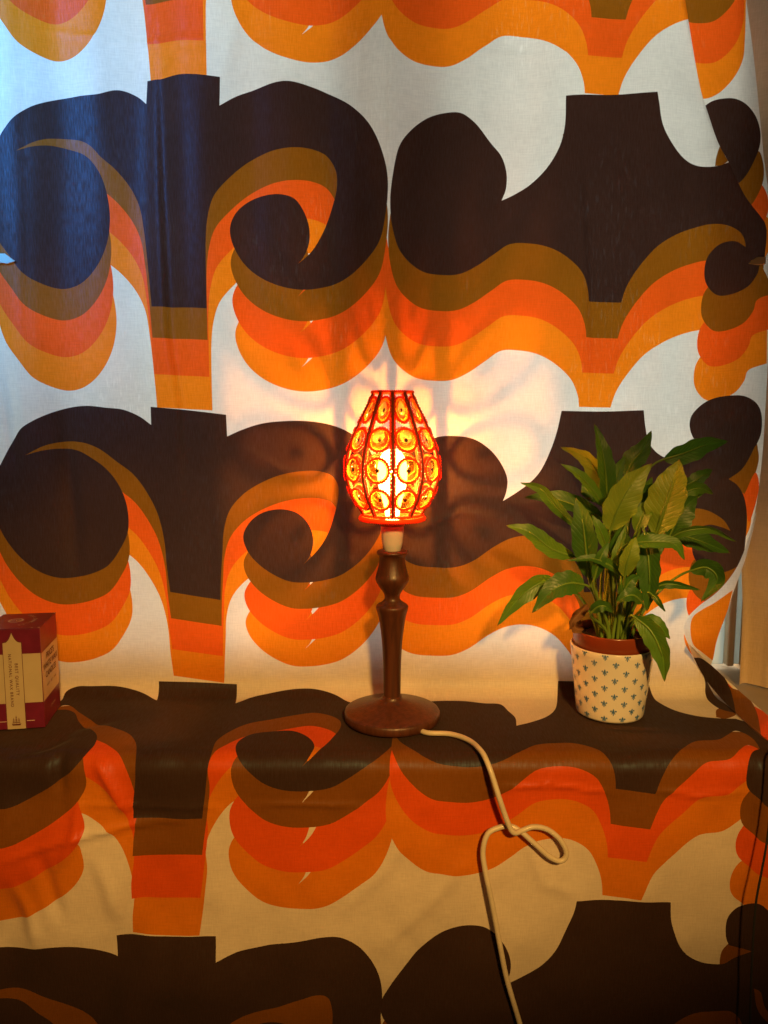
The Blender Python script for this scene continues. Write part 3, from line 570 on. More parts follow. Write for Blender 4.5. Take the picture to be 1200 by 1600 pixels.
for py, ax, bx in RINGS:
    s0 = s_of(lz(py)); z, R = mer(s0); a = lr(ax, py); b = lr(bx, py); n = 96
    pth = [on_panel(ROT0 + h, s0 + b * math.sin(2 * math.pi * i / n), a * math.cos(2 * math.pi * i / n), 0.0002) for i in range(n)]
    v1, f1 = tube(pth, 0.0021, 8, True, lambda i, an: 0.00195 * (1 + 0.32 * math.sin(i * 2 * math.pi / n * 24 + 1.5 * math.sin(an))))
    me = mesh('ring', v1, f1); me.materials.append(M_thread); ring_me.append(me)
    V = []; F = []; MI = []
    n = 40
    rad = [0.0, 0.0022, 0.9, 1.0]
    ctr = on_panel(ROT0 + h, s0, 0, -0.0002); V.append(ctr)
    def ringpts(fr, lift):
        return [on_panel(ROT0 + h, s0 + fr * b * math.sin(2 * math.pi * i / n), fr * a * math.cos(2 * math.pi * i / n), lift) for i in range(n)]
    e = 0.0029 / b
    ia = (a - 0.0030) / a
    for fr, lift in ((e, -0.0002), (ia, -0.0003), (ia, 0.0006), (1.0, 0.0002)): V += ringpts(fr, lift)
    for i in range(n): F.append((0, 1 + i, 1 + (i + 1) % n)); MI.append(2)
    for q in range(3):
        for i in range(n): F.append((1 + q * n + i, 1 + (q + 1) * n + i, 1 + (q + 1) * n + (i + 1) % n, 1 + q * n + (i + 1) % n)); MI.append(0 if q == 0 else 1)
    me = mesh('disc', V, F, True, MI)
    for mm in (M_disc, M_rim, M_eye): me.materials.append(mm)
    disc_me.append(me)
for k in range(NP):
    rz = 2 * math.pi * k / NP
    o = link('rib', rib_me, shade); o.rotation_euler = (0, 0, rz)
    for q in range(4):
        o = link('ring', ring_me[q], shade); o.rotation_euler = (0, 0, rz)
        o = link('disc', disc_me[q], shade); o.rotation_euler = (0, 0, rz)

# cream flex from the base over the sill edge, with a loop in it
M_cord = pbr('cream_flex', (0.62, 0.55, 0.40), 0.42, 0.18, 45, coat=0.1)
CORD = [(640,1128,-0.18,1),(652,1138,-0.184,1),(668,1145,-0.196,1),(704,1147,-0.199,1),(733,1157,-0.222,1),(752,1173,-0.256,1),(762,1193,-0.281,0),(770,1215,-0.290,0),(781.5,1251.5,-0.294,0),(794.5,1288,-0.292,0),(803,1301,-0.290,0),(815,1298,-0.283,0),(833,1292,-0.280,0),(855,1296,-0.279,0),(875,1312,-0.279,0),(885,1333,-0.279,0),(877,1345,-0.280,0),(859,1339,-0.282,0),(833,1316,-0.284,0),(812,1298,-0.281,0),(797,1291,-0.2785,0),(780,1293,-0.279,0),(762,1303,-0.281,0),(754.6,1329,-0.284,0),(758,1360,-0.287,0),(769,1412,-0.288,0),(781.5,1479,-0.287,0),(792,1530,-0.286,0),(812.5,1600,-0.285,0),(845,1710,-0.284,0)]
cp = []
for px, py, y, on in CORD:
    p = at(px, py, y)
    if on:                                                     # lies on the cloth: take the ray down to the sill
        d = ray(px, py); t = (0.0048 - CAM_H) / d[2]; p = Vector((d[0] * t, -CAM_D + d[1] * t, 0.0048))
        if py > 1165: p.z = 0.0040
    cp.append((p.x - LX, p.y - LY, p.z))
v, f = tube(crom3(cp, 10), 0.0036, 12); link('cord', mesh('cord', v, f), lamp, M_cord)

# ------------------------------------------------------------------ cover pot and the plant standing in it
PX_, PY_ = 0.3400, -0.117
M_ceramic = pbr('cream_glazed_ceramic', (0.70, 0.68, 0.62), 0.22, 0.05, 20, coat=0.4)
M_print = pbr('blue_pot_print', (0.055, 0.18, 0.42), 0.35, 0.25, 300)
pot = tag(empty('cover_pot', (PX_, PY_, 0)), 'cream ceramic cover pot printed with small blue fleurs-de-lis, holding the plant', 'pot')
PB, PT, PH = 0.0492, 0.0608, 0.1060
wall_t = 0.0035
pp = [(PB - 0.006, 0.0006), (PB - 0.001, 0.0012), (PB, 0.004)]
for i in range(1, 12): pp.append((PB + (PT - PB) * i / 12, 0.004 + (PH - 0.004) * i / 12))
pp += [(PT, PH - 0.001), (PT - 0.0009, PH), (PT - wall_t + 0.0009, PH), (PT - wall_t, PH - 0.001), (PB - wall_t, 0.006), (0.002, 0.006)]
v, f = lathe(pp, 96, True, True); body = link('pot_body', mesh('pot_body', v, f), pot, M_ceramic)
def arcpoly(c, r0, r1, a0, a1, n=7):
    o = []; i_ = []
    for k in range(n + 1):
        a = a0 + (a1 - a0) * k / n; w = math.sin(math.pi * k / n) * 0.75 + 0.25
        rm = (r0 + r1) / 2; hw = (r1 - r0) / 2 * w
        o.append((c[0] + (rm + hw) * math.cos(a), c[1] + (rm + hw) * math.sin(a))); i_.append((c[0] + (rm - hw) * math.cos(a), c[1] + (rm - hw) * math.sin(a)))
    return o + i_[::-1]
FL = [[(0, .52), (.07, .38), (.12, .22), (.10, .08), (.05, -.04), (-.05, -.04), (-.10, .08), (-.12, .22), (-.07, .38)],
      [(-.24, -.04), (.24, -.04), (.24, -.11), (-.24, -.11)],
      [(0, -.50), (.06, -.38), (.07, -.24), (.04, -.13), (-.04, -.13), (-.07, -.24), (-.06, -.38)]]
def curl(sg): return [(sg * x, y) for x, y in [(.09, -.03), (.15, .10), (.21, .23), (.31, .29), (.41, .24), (.44, .12), (.38, .03), (.29, .05), (.33, .13), (.28, .18), (.23, .10), (.19, -.03)]]
def foot(sg): return [(sg * x, y) for x, y in [(.08, -.13), (.13, -.22), (.22, -.28), (.30, -.22), (.25, -.18), (.20, -.20), (.17, -.13)]]
FL += [curl(1), curl(-1), foot(1), foot(-1)]
bm = bmesh.new(); NM = 12; HM = 0.0110
for rw in range(9):
    for k in range(NM):
        zc = 0.0085 + rw * 0.0119 + 0.0022 * math.sin(k * 2 * math.pi / NM) + random.uniform(-4e-4, 4e-4); ac = 2 * math.pi * (k + 0.5 * (rw % 2) + 0.15 + random.uniform(-.025, .025)) / NM
        for poly in FL:
            vs = []
            for x, y in poly:
                z = min(max(zc + y * HM, 0.004), PH - 0.0012); R = PB + (PT - PB) * (z / PH) + 0.00025; a = ac + x * HM * 0.95 / R
                vs.append(bm.verts.new((R * math.cos(a), R * math.sin(a), z)))
            try: bm.faces.new(vs)
            except ValueError: pass
bmesh.ops.triangulate(bm, faces=bm.faces[:]); bmesh.ops.recalc_face_normals(bm, faces=bm.faces[:])
pr = bm_obj('printed_pattern', bm, body, M_print)

plant = tag(empty('potted_plant', (PX_, PY_, 0.008)), 'leafy green peace lily growing in a reddish brown plastic pot', 'plant')
M_terra = pbr('red_brown_plastic', (0.22, 0.040, 0.012), 0.32, 0.12, 30, coat=0.15)
M_soil = pbr('potting_soil', (0.030, 0.014, 0.007), 0.95, 0.6, 220, 1.0, 260)
IR, IZ = 0.0575, 0.1205
ip = [(0.040, -0.001), (0.0545, IZ - 0.026), (0.0562, IZ - 0.0245), (0.0575, IZ - 0.002), (0.0575, IZ), (0.0555, IZ), (0.0545, IZ - 0.010), (0.0535, IZ - 0.03)]
v, f = lathe(ip, 80, True, False); link('nursery_pot', mesh('nursery_pot', v, f), plant, M_terra)
bm = bmesh.new(); bmesh.ops.create_circle(bm, cap_ends=True, radius=0.0545, segments=40)
bmesh.ops.triangulate(bm, faces=bm.faces[:]); bmesh.ops.subdivide_edges(bm, edges=bm.edges[:], cuts=6, use_grid_fill=True)
for q in bm.verts:
    r = q.co.length; q.co.z = IZ - 0.013 + (0.006 * (1 - r / 0.055)) + random.uniform(-0.0016, 0.0016)
bm_obj('soil', bm, plant, M_soil, True)

def leaf_mat(name, c1, c2, tr, rough=0.42):
    m, nt, N = newmat(name); L = nt.links.new
    o = N('ShaderNodeOutputMaterial'); b = N('ShaderNodeBsdfPrincipled'); t = N('ShaderNodeBsdfTranslucent'); a = N('ShaderNodeAddShader')
    uv = N('ShaderNodeUVMap'); uv.uv_map = 'UVMap'; sx = N('ShaderNodeSeparateXYZ'); L(uv.outputs[0], sx.inputs[0])
    # uv.x runs -1..1 across, uv.y 0..1 along; side veins sweep towards the tip
    ab = N('ShaderNodeMath', operation='ABSOLUTE'); L(sx.outputs[0], ab.inputs[0])
    k1 = N('ShaderNodeMath', operation='MULTIPLY_ADD'); k1.inputs[1].default_value = -0.20; L(ab.outputs[0], k1.inputs[0]); L(sx.outputs[1], k1.inputs[2])
    k2 = N('ShaderNodeMath', operation='MULTIPLY'); k2.inputs[1].default_value = 88.0; L(k1.outputs[0], k2.inputs[0])
    sn = N('ShaderNodeMath', operation='SINE'); L(k2.outputs[0], sn.inputs[0])
    v1 = N('ShaderNodeMapRange'); v1.inputs[1].default_value = 0.2; v1.inputs[2].default_value = 1.0; L(sn.outputs[0], v1.inputs[0])
    md = N('ShaderNodeMapRange'); md.inputs[1].default_value = 0.10; md.inputs[2].default_value = 0.03; L(ab.outputs[0], md.inputs[0])
    tc = N('ShaderNodeTexCoord'); n = N('ShaderNodeTexNoise'); n.inputs['Scale'].default_value = 28; n.inputs['Detail'].default_value = 4; L(tc.outputs['Object'], n.inputs[0])
    s1 = N('ShaderNodeMath', operation='MULTIPLY'); s1.inputs[1].default_value = 0.16; L(v1.outputs[0], s1.inputs[0])
    s2 = N('ShaderNodeMath', operation='ADD', use_clamp=True); L(s1.outputs[0], s2.inputs[0]); L(md.outputs[0], s2.inputs[1])
    nr = N('ShaderNodeMapRange'); nr.inputs[1].default_value = 0.35; nr.inputs[2].default_value = 0.7; nr.inputs[3].default_value = 0.0; nr.inputs[4].default_value = 0.45; L(n.outputs[0], nr.inputs[0])
    s3 = N('ShaderNodeMath', operation='ADD', use_clamp=True); L(s2.outputs[0], s3.inputs[0]); L(nr.outputs[0], s3.inputs[1])
    mx = N('ShaderNodeMix', data_type='RGBA'); mx.inputs[6].default_value = (*c1, 1); mx.inputs[7].default_value = (*c2, 1); L(s3.outputs[0], mx.inputs[0])
    tip = N('ShaderNodeMapRange'); tip.inputs[1].default_value = 0.955; tip.inputs[2].default_value = 0.995; L(sx.outputs[1], tip.inputs[0])
    m2 = N('ShaderNodeMix', data_type='RGBA'); L(tip.outputs[0], m2.inputs[0]); L(mx.outputs[2], m2.inputs[6]); m2.inputs[7].default_value = (0.12, 0.055, 0.012, 1)
    L(m2.outputs[2], b.inputs['Base Color']); b.inputs['Roughness'].default_value = rough; b.inputs['Specular IOR Level'].default_value = 0.45
    t.inputs[0].default_value = (*tr, 1)
    bp = N('ShaderNodeBump'); bp.inputs['Strength'].default_value = 0.28; bp.inputs['Distance'].default_value = 0.0012; L(v1.outputs[0], bp.inputs['Height']); L(bp.outputs[0], b.inputs['Normal'])
    L(b.outputs[0], a.inputs[0]); L(t.outputs[0], a.inputs[1]); L(a.outputs[0], o.inputs[0]); return m
LM = [leaf_mat('leaf_dark_green', (0.030, 0.098, 0.013), (0.062, 0.170, 0.022), (0.024, 0.070, 0.005)),
      leaf_mat('leaf_mid_green', (0.060, 0.155, 0.015), (0.105, 0.240, 0.028), (0.045, 0.105, 0.006)),
      leaf_mat('leaf_pale_green', (0.150, 0.240, 0.020), (0.200, 0.300, 0.040), (0.05, 0.07, 0.008), 0.45),
      leaf_mat('leaf_dry_brown', (0.14, 0.060, 0.018), (0.20, 0.10, 0.035), (0.04, 0.015, 0.004), 0.7)]
M_stem = pbr('leaf_stalk', (0.17, 0.30, 0.04), 0.4, 0.3, 40)
def Z(p): return (760 + 0.35 * p[0], 640 + 0.35 * p[1])
# midrib (photo-zoom points base to tip), y at base and tip, half width, tilt of the blade, cup, material, stalk foot (dx, dy in pot)
LEAVES = [
 ([(540,440),(534,300),(517,180),(482,62)], -.10,-.105, 44, .55, .30, 0, (-.012,-.004)),
 ([(524,425),(505,305),(440,212),(330,166)], -.09,-.075, 44, -.5, .25, 2, (-.016,.006)),
 ([(532,445),(470,352),(402,284),(330,242)], -.115,-.13, 26, .6, .3, 1, (-.014,-.010)),
 ([(553,540),(590,440),(650,335),(738,240)], -.155,-.165, 84, .25, .22, 2, (-.004,-.016)),
 ([(755,560),(792,440),(832,320),(862,222)], -.140,-.150, 98, -.2, .20, 2, (.012,-.012)),
 ([(790,222),(880,196),(980,158),(1080,142)], -.080,-.060, 54, .35, .25, 0, (.016,.012)),
 ([(880,345),(930,318),(970,290),(1008,266)], -.060,-.045, 34, -.3, .3, 0, (.020,.016)),
 ([(840,400),(905,362),(960,352),(1012,376)], -.085,-.080, 36, .4, .3, 1, (.018,.004)),
 ([(622,300),(655,230),(695,180),(737,95)], -.055,-.045, 56, -.3, .2, 0, (.002,.020)),
 ([(392,655),(290,622),(190,545),(88,517)], -.145,-.155, 46, .35, .25, 1, (-.020,-.008)),
 ([(410,530),(310,430),(240,352),(150,326)], -.110,-.120, 30, -.5, .3, 1, (-.018,.002)),
 ([(525,490),(410,432),(290,395),(168,392)], -.080,-.070, 46, .45, .3, 0, (-.012,.012)),
 ([(458,755),(444,620),(428,490),(400,394)], -.165,-.175, 64, -.3, .25, 0, (-.012,-.020)),
 ([(438,782),(370,775),(290,810),(204,908)], -.175,-.190, 66, .25, .22, 0, (-.020,-.018)),
 ([(300,765),(230,780),(140,850),(48,964)], -.150,-.160, 50, -.3, .22, 1, (-.022,-.004)),
 ([(600,735),(540,690),(470,665),(356,676)], -.180,-.195, 24, .6, .3, 0, (-.006,-.022)),
 ([(812,580),(880,545),(1000,535),(1118,592)], -.150,-.165, 22, .7, .3, 1, (.018,-.010)),
 ([(800,545),(900,570),(990,600),(1090,640)], -.100,-.085, 52, -.3, .25, 0, (.020,.010)),
 ([(705,545),(722,650),(728,780),(716,902)], -.170,-.185, 62, .3, .22, 0, (.006,-.018)),
 ([(640,600),(730,590),(840,600),(884,672)], -.190,-.205, 36, -.4, .3, 1, (.006,-.022)),
 ([(618,745),(630,680),(650,620),(668,568)], -.195,-.205, 46, .5, .25, 2, (.000,-.024)),
 ([(910,720),(985,706),(1030,760),(958,858)], -.150,-.165, 52, .3, .25, 0, (.024,-.012)),
 ([(740,800),(800,780),(870,786),(955,806)], -.180,-.185, 20, .4, .25, 0, (.010,-.020)),
 ([(730,820),(755,840),(775,868),(798,902)], -.190,-.195, 14, .2, .2, 0, (.012,-.018)),
 ([(696,862),(660,830),(620,835),(578,862)], -.200,-.210, 38, .4, .25, 0, (.006,-.024)),
 ([(470,905),(500,880),(535,880),(566,905)], -.195,-.200, 32, .3, .25, 0, (-.012,-.024)),
 ([(660,925),(735,990),(785,1100),(796,1214)], -.185,-.205, 56, .35, .25, 1, (.010,-.026)),
 ([(700,925),(745,945),(785,980),(820,1024)], -.165,-.170, 32, -.4, .35, 1, (.014,-.018)),
 ([(560,650),(580,590),(605,545),(634,500)], -.150,-.150, 28, .4, .2, 0, (-.004,-.010)),
 ([(668,545),(690,490),(715,440),(752,398)], -.130,-.125, 44, -.4, .25, 1, (.006,.000)),
 ([(815,570),(850,500),(895,430),(945,386)], -.110,-.105, 66, .3, .2, 0, (.020,.002)),
 ([(600,480),(640,430),(690,380),(760,330)], -.105,-.100, 60, .3, .25, 0, (.004,.008)),
 ([(560,430),(500,380),(450,360),(430,330)], -.070,-.060, 44, -.3, .25, 0, (-.008,.014)),
 ([(640,640),(680,610),(735,585),(790,560)], -.135,-.140, 60, .3, .25, 0, (.008,-.006)),
 ([(620,720),(625,640),(600,560),(575,500)], -.115,-.110, 46, -.3, .25, 0, (-.002,.004)),
 ([(690,700),(720,640),(760,600),(810,565)], -.110,-.105, 56, .3, .25, 0, (.012,.006)),
 ([(545,640),(520,570),(500,520),(470,470)], -.150,-.160, 30, .4, .25, 1, (-.008,-.012)),
 ([(480,760),(500,690),(520,640),(548,590)], -.185,-.190, 30, .3, .25, 0, (-.010,-.022)),
 ([(575,760),(585,690),(590,620),(628,505)], -.165,-.165, 30, -.3, .22, 1, (-.002,-.016)),
 ([(700,480),(705,410),(716,360),(740,300)], -.090,-.080, 40, .3, .25, 1, (.008,.012)),
 ([(560,400),(572,330),(590,270),(622,200)], -.080,-.075, 36, -.4, .25, 1, (-.004,.014)),
 ([(660,700),(672,650),(690,620),(700,560)], -.150,-.155, 40, .3, .25, 1, (.006,-.010)),
 ([(600,850),(620,800),(650,760),(690,740)], -.175,-.180, 34, .3, .25, 0, (.002,-.018)),
 ([(800,480),(850,440),(900,400),(985,362)], -.080,-.075, 34, .3, .25, 1, (.020,.008)),
 ([(430,985),(395,970),(400,920),(440,880)], -.130,-.125, 30, .3, .8, 3, (-.030,-.004)),
 ([(452,870),(420,905),(388,940),(372,985)], -.150,-.165, 22, -.3, .8, 3, (-.032,-.010))]
def make_leaf(pts, y0, y1, w, tilt, cup, mi, foot, rs):
    y0, y1 = [(-0.117 + (q + 0.117) * 0.72 if q > -0.117 else q) for q in (y0, y1)]
    Pp = [Z(p) for p in pts]; n = len(Pp); ctrl = []
    for i, (px, py) in enumerate(Pp):
        t = i / (n - 1); arch = -0.010 * math.sin(math.pi * t); ctrl.append(at(px, py, y0 + (y1 - y0) * t + arch))
    mid = crom3(ctrl, 8); m = len(mid); half = w * 0.35 / FPX * (CAM_D + (y0 + y1) / 2) / math.cos(tilt) * 0.82
    view = Vector((mid[m // 2][0], mid[m // 2][1] + CAM_D, mid[m // 2][2] - CAM_H)).normalized()
    V = []; F = []; UV = []; K = 4; ph = rs.uniform(0, 6.28); fr = rs.uniform(2.5, 4.5); dry = mi == 3
    for i in range(m):
        t = i / (m - 1); T = Vector(mid[min(i + 1, m - 1)] - mid[max(i - 1, 0)]).normalized()
        S = T.cross(view).normalized(); Nn = S.cross(T).normalized()
        if Nn.dot(view) > 0: Nn = -Nn
        S2 = S * math.cos(tilt) + Nn * math.sin(tilt); N2 = T.cross(S2).normalized()
        if N2.dot(view) > 0: N2 = -N2
        wt = (math.sin(math.pi * min(1, t ** 0.78 * 1.0)) ** 0.85) * (1 - 0.35 * t ** 6)
        wt = max(wt, 0.0) * half + (0.0007 if t < 0.99 else 0.0001)
        for k in range(-K, K + 1):
            s = k / K
            edge = 0.06 * half * math.sin(fr * 2 * math.pi * t + ph + (1.7 if k > 0 else 0)) * abs(s) ** 2 * (5 if dry else 1)
            off = N2 * (wt * (cup * abs(s) ** 1.6 * 0.9) - 0.12 * wt * math.exp(-(s / 0.12) ** 2) + edge)
            p = Vector(mid[i]) + S2 * (wt * s * (1 + 0.06 * math.sin(fr * 9 * t + ph * 2 + k))) + off
            V.append(p); UV.append((s, t))
    W = 2 * K + 1
    for i in range(m - 1):
        for k in range(2 * K): F.append((i * W + k, i * W + k + 1, (i + 1) * W + k + 1, (i + 1) * W + k))
    O = Vector((PX_, PY_, 0.008)); V = [q - O for q in V]
    me = mesh('leaf', V, F); uvl = me.uv_layers.new(name='UVMap')
    for li, lp in enumerate(me.loops): uvl.data[li].uv = UV[lp.vertex_index]
    lo = link('leaf', me, plant, LM[mi])
    if not dry:                                                # stalk from the soil to the blade, running on as the midrib
        a = Vector((foot[0], foot[1], IZ - 0.014)); b = Vector(mid[0]) - O; c2 = Vector(mid[3]) - O; d = (c2 - b).normalized()
        L_ = (b - a).length
        q1 = a + Vector((foot[0] * 0.35, foot[1] * 0.3, L_ * 0.40)); q2 = b - d * (L_ * 0.22)
        pth = []
        for i in range(17):
            t = i / 16; pth.append(a * (1 - t) ** 3 + q1 * (3 * t * (1 - t) ** 2) + q2 * (3 * t * t * (1 - t)) + b * t ** 3)
        pth += [Vector(mid[i]) - O + Vector((0, 0.0004, 0)) for i in range(2, int(m * 0.72), 2)]
        nn = len(pth)
        v, f = tube(pth, 0.002, 7, False, lambda i, an: 0.0026 - 0.0009 * min(1, i / 16) if i < 17 else 0.0016 * (1 - (i - 16) / (nn - 15)) + 0.0003)
        link('stalk', mesh('stalk', v, f), lo, M_stem)
rs = random.Random(5)
for Lf in LEAVES: make_leaf(*Lf, rs)

# ------------------------------------------------------------------ the carton of candles
M_maroon = pbr('maroon_printed_card', (0.150, 0.012, 0.040), 0.34, 0.25, 60, 0.08, 150)
M_card = pbr('cream_printed_card', (0.44, 0.37, 0.23), 0.5, 0.10, 40)
M_ink = pbr('dark_red_ink', (0.085, 0.012, 0.010), 0.6)
M_pale = pbr('pale_ink', (0.52, 0.40, 0.34), 0.6)
BW, BD, BH = 0.074, 0.086, 0.146
rzb = math.radians(9.0)
fr_corner = Vector((-0.4845, -0.1777, 0)); ex = Vector((math.cos(rzb), math.sin(rzb), 0)); ey = Vector((-math.sin(rzb), math.cos(rzb), 0))
bc = fr_corner - ex * (BW / 2) + ey * (BD / 2)
cbox = tag(empty('candle_box', (bc.x, bc.y, 0.0), rzb), 'maroon and cream carton of wax candles on the sill at the left edge', 'box')
carton = bm_obj('carton', box_bm(-BW / 2, BW / 2, -BD / 2, BD / 2, 0.0006, BH, 0.0007), cbox, M_maroon)
lid = box_bm(-BW / 2 - 0.0004, BW / 2 + 0.0004, -BD / 2 - 0.0004, BD / 2 + 0.0002, BH + 0.0002, BH + 0.0010, 0.0003)
lidv = bm_obj('lid_flap', lid, cbox, M_maroon)
def flat(name, poly, face, mats, parent, lift):
    """poly in face metres: x right, z up from the face's lower left"""
    vs = []
    for a, b in poly:
        if face == 'front': vs.append((-BW / 2 + a, -BD / 2 - lift, b))
        elif face == 'side': vs.append((BW / 2 + lift, -BD / 2 + a, b))
        else: vs.append((-BW / 2 + a, -BD / 2 + b, BH + 0.0010 + lift))
    return link(name, mesh(name, vs, [tuple(range(len(vs)))], False), parent, mats)
def rect(x0, x1, z0, z1): return [(x0, z0), (x1, z0), (x1, z1), (x0, z1)]
zl, zh = BH * 0.265, BH * 0.755
flat('cream_band', rect(0.0004, BW - 0.0006, zl, zh), 'front', M_card, carton, 0.00025)
flat('cream_band', rect(0.0006, BD - 0.0004, zl, zh - 0.001), 'side', M_card, carton, 0.00025)
def strip(o):
    x0, x1 = BW * 0.325 - o, BW * 0.655 + o; xm = (x0 + x1) / 2; zs, zt_ = BH * 0.868 + o, BH * 0.968 + o * 2
    pts = [(x0, 0.0010), (x1, 0.0010), (x1, zs)]
    for i in range(1, 8): t = i / 8; pts.append((x1 + (xm - x1) * t ** 0.55, zs + (zt_ - zs) * t ** 1.5))
    pts.append((xm, zt_))
    for i in range(7, 0, -1): t = i / 8; pts.append((x0 + (xm - x0) * t ** 0.55, zs + (zt_ - zs) * t ** 1.5))
    pts.append((x0, zs)); return pts
flat('strip_border', strip(0.0007), 'front', M_ink, carton, 0.00045)
flat('strip', strip(0.0), 'front', M_card, carton, 0.00065)
def text(body, size, face, x, z, rot, mat, parent, lift, spacing=1.0, name='lettering', bold=0.0):
    cu = bpy.data.curves.new('lettering', 'FONT'); cu.body = body; cu.size = size; cu.align_x = 'CENTER'; cu.align_y = 'CENTER'; cu.space_character = spacing; cu.offset = bold; cu.resolution_u = 3
    to = bpy.data.objects.new('lettering', cu); COL.objects.link(to); dg = bpy.context.evaluated_depsgraph_get(); dg.update()
    me = bpy.data.meshes.new_from_object(to.evaluated_get(dg)); bpy.data.objects.remove(to); bpy.data.curves.remove(cu)
    c, s = math.cos(rot), math.sin(rot)
    for q in me.vertices:
        a = x + q.co.x * c - q.co.y * s; b = z + q.co.x * s + q.co.y * c
        q.co = (-BW / 2 + a, -BD / 2 - lift, b) if face == 'front' else (BW / 2 + lift, -BD / 2 + a, b) if face == 'side' else (-BW / 2 + a, -BD / 2 + b, BH + 0.0010 + lift)
    me.name = name; me.materials.clear(); return link(name, me, parent, mat)
R90 = -math.pi / 2
text('BEST QUALITY', 0.0058, 'front', BW * 0.545, BH * 0.505, R90, M_ink, carton, 0.0009, 1.28, bold=0.00008)
text('NATIONAL WAX BRAND', 0.0056, 'front', BW * 0.435, BH * 0.495, R90, M_ink, carton, 0.0009, 1.28, bold=0.00008)
for i, (w_, sz) in enumerate((("PRICE'S", 0.0125), ('WHITE WAX', 0.0125), ('CANDLES', 0.0125))):
    text(w_, sz, 'side', BD * 0.5, BH * (0.675 - 0.092 * i), 0, M_ink, carton, 0.0006, 1.0, bold=0.0002)
for i, w_ in enumerate(('WHITE \u00b7 BEST \u00b7 PURE',)):
    text(w_, 0.0050, 'side', BD * 0.5, BH * 0.385, 0, M_ink, carton, 0.0006, 1.1)
text('LONDON', 0.0048, 'side', BD * 0.52, BH * 0.14, 0, M_pale, carton, 0.0006, 1.3)
for sg in (-1, 1):
    flat('printed_line', rect(BW * (0.5 + sg * 0.25) - 0.0055, BW * (0.5 + sg * 0.25) + 0.0055, 0.0118, 0.0127), 'front', M_pale, carton, 0.0003)
# three-masted ship on the strip, and the seal on the lid
sx0 = BW * 0.49
ship = [[(-6, 0), (6, 0), (7.5, 3.2), (4, 2.6), (-5, 2.6), (-7.5, 3.6)]]
for mx_, ht in ((-4.2, 12.5), (0, 16), (4.2, 12.5)):
    ship.append([(mx_ - .25, 2.6), (mx_ + .25, 2.6), (mx_ + .25, ht + 1), (mx_ - .25, ht + 1)])
    for k in range(3):
        zz = 4 + k * (ht - 4) / 3; ww = 1.9 - 0.35 * k; hh = (ht - 4) / 3 - 0.8
        ship.append([(mx_ - ww, zz), (mx_ - 0.5, zz + .3), (mx_ - 0.5, zz + hh), (mx_ - ww + .3, zz + hh)]); ship.append([(mx_ + 0.5, zz + .3), (mx_ + ww, zz), (mx_ + ww - .3, zz + hh), (mx_ + 0.5, zz + hh)])
bm = bmesh.new()
for poly in ship: bm.faces.new([bm.verts.new((-BW / 2 + sx0 + a * 0.00085, -BD / 2 - 0.0009, 0.0062 + b * 0.00085)) for a, b in poly])
bm_obj('ship_emblem', bm, carton, M_ink)
def seal(cx, cz, r0, r1, n=36):
    bm = bmesh.new(); A = []; B = []
    for i in range(n):
        a = 2 * math.pi * i / n
        A.append(bm.verts.new((-BW / 2 + cx + r1 * math.cos(a), -BD / 2 + cz + r1 * math.sin(a), BH + 0.0013))); B.append(bm.verts.new((-BW / 2 + cx + r0 * math.cos(a), -BD / 2 + cz + r0 * math.sin(a), BH + 0.0013)))
    for i in range(n): bm.faces.new((A[i], A[(i + 1) % n], B[(i + 1) % n], B[i]))
    return bm
bm_obj('seal', seal(BW * 0.40, BD * 0.52, 0.0083, 0.0106), lidv, M_pale)
text('NW', 0.0100, 'top', BW * 0.40, BD * 0.52, 0, M_pale, lidv, 0.0003)
for i, ch in enumerate('WAX CANDLES'):
    a = math.radians(62 - i * 12.4); text(ch, 0.0074, 'top', BW * 0.40 + 0.0255 * math.cos(a), BD * 0.52 + 0.0300 * math.sin(a), a + R90, M_pale, lidv, 0.0003) if ch != ' ' else None
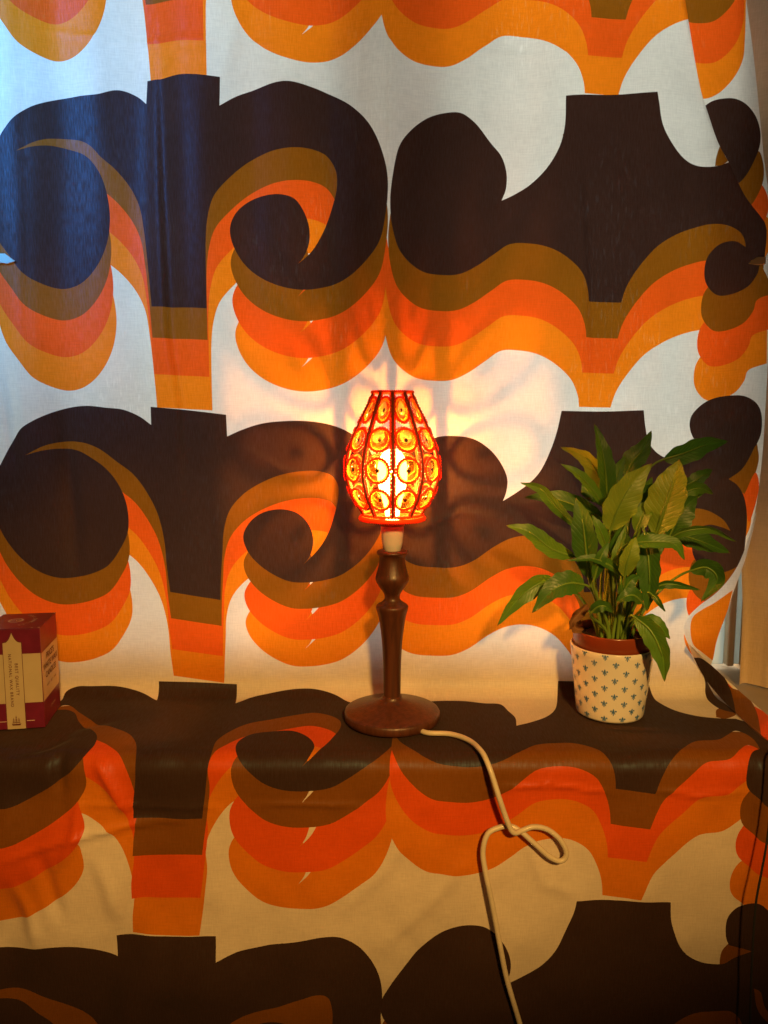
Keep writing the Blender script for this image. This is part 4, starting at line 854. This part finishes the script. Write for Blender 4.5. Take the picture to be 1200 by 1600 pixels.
# scuffed card corners
for a, b in ((BW * 0.985, 0.0014), (BW * 0.86, 0.0012), (BW * 0.99, BD * 0.97)):
    flat('scuff', [(a - 0.0022, b - 0.0012), (a + 0.0009, b - 0.0011), (a + 0.0010, b + 0.0012), (a - 0.0008, b + 0.0009)], 'top', M_card, lidv, 0.0002)

# ------------------------------------------------------------------ small things
M_string = pbr('black_string', (0.012, 0.012, 0.010), 0.8, 0.4, 300)
sp_ = [(1212,1180,-0.290),(1206,1240,-0.298),(1199,1310,-0.302),(1190,1362,-0.304),(1181,1412,-0.304),(1176,1480,-0.303),(1173,1560,-0.302),(1170,1700,-0.300)]
d0 = ray(1216, 1160); t0 = (0.004 - CAM_H) / d0[2]; p0 = Vector((d0[0] * t0, -CAM_D + d0[1] * t0, 0.004))
sv = [p0 + Vector((0.012, 0.05, 0)), p0] + [at(*q) for q in sp_]
v, f = tube(crom3(sv, 8), 0.0014, 8); tag(link('hanging_string', mesh('hanging_string', v, f), None, M_string), 'thin black string hanging down the front of the cloth at the right edge', 'string')
M_clip = pbr('pale_clip', (0.75, 0.70, 0.56), 0.5, 0.1, 60)
def clip(name, pts, y, label):
    c = at(*pts[0], y); bm = bmesh.new()
    a = [bm.verts.new(at(px, py, y) - c) for px, py in pts]; b = [bm.verts.new(at(px, py, y + 0.012) - c) for px, py in pts]
    bm.faces.new(a); bm.faces.new(b[::-1]); n = len(a)
    for i in range(n): bm.faces.new((a[i], b[i], b[(i + 1) % n], a[(i + 1) % n]))
    bmesh.ops.recalc_face_normals(bm, faces=bm.faces[:]); bmesh.ops.bevel(bm, geom=bm.edges[:], offset=0.0006, segments=1, affect='EDGES')
    o = bm_obj(name, bm, None, M_clip); o.location = c; tag(o, label, 'clip', 'clips pinching the cloth edges')
clip('cloth_clip', [(1169,412),(1175,406),(1184,401),(1197,401),(1196,413),(1184,414)], YC - 0.012, 'small pale clip pinching the right edge of the cloth')
clip('cloth_clip', [(24,408),(17,403),(8,396),(-8,396),(-8,410),(12,412)], YC - 0.016, 'small pale clip pinching the left edge of the cloth')
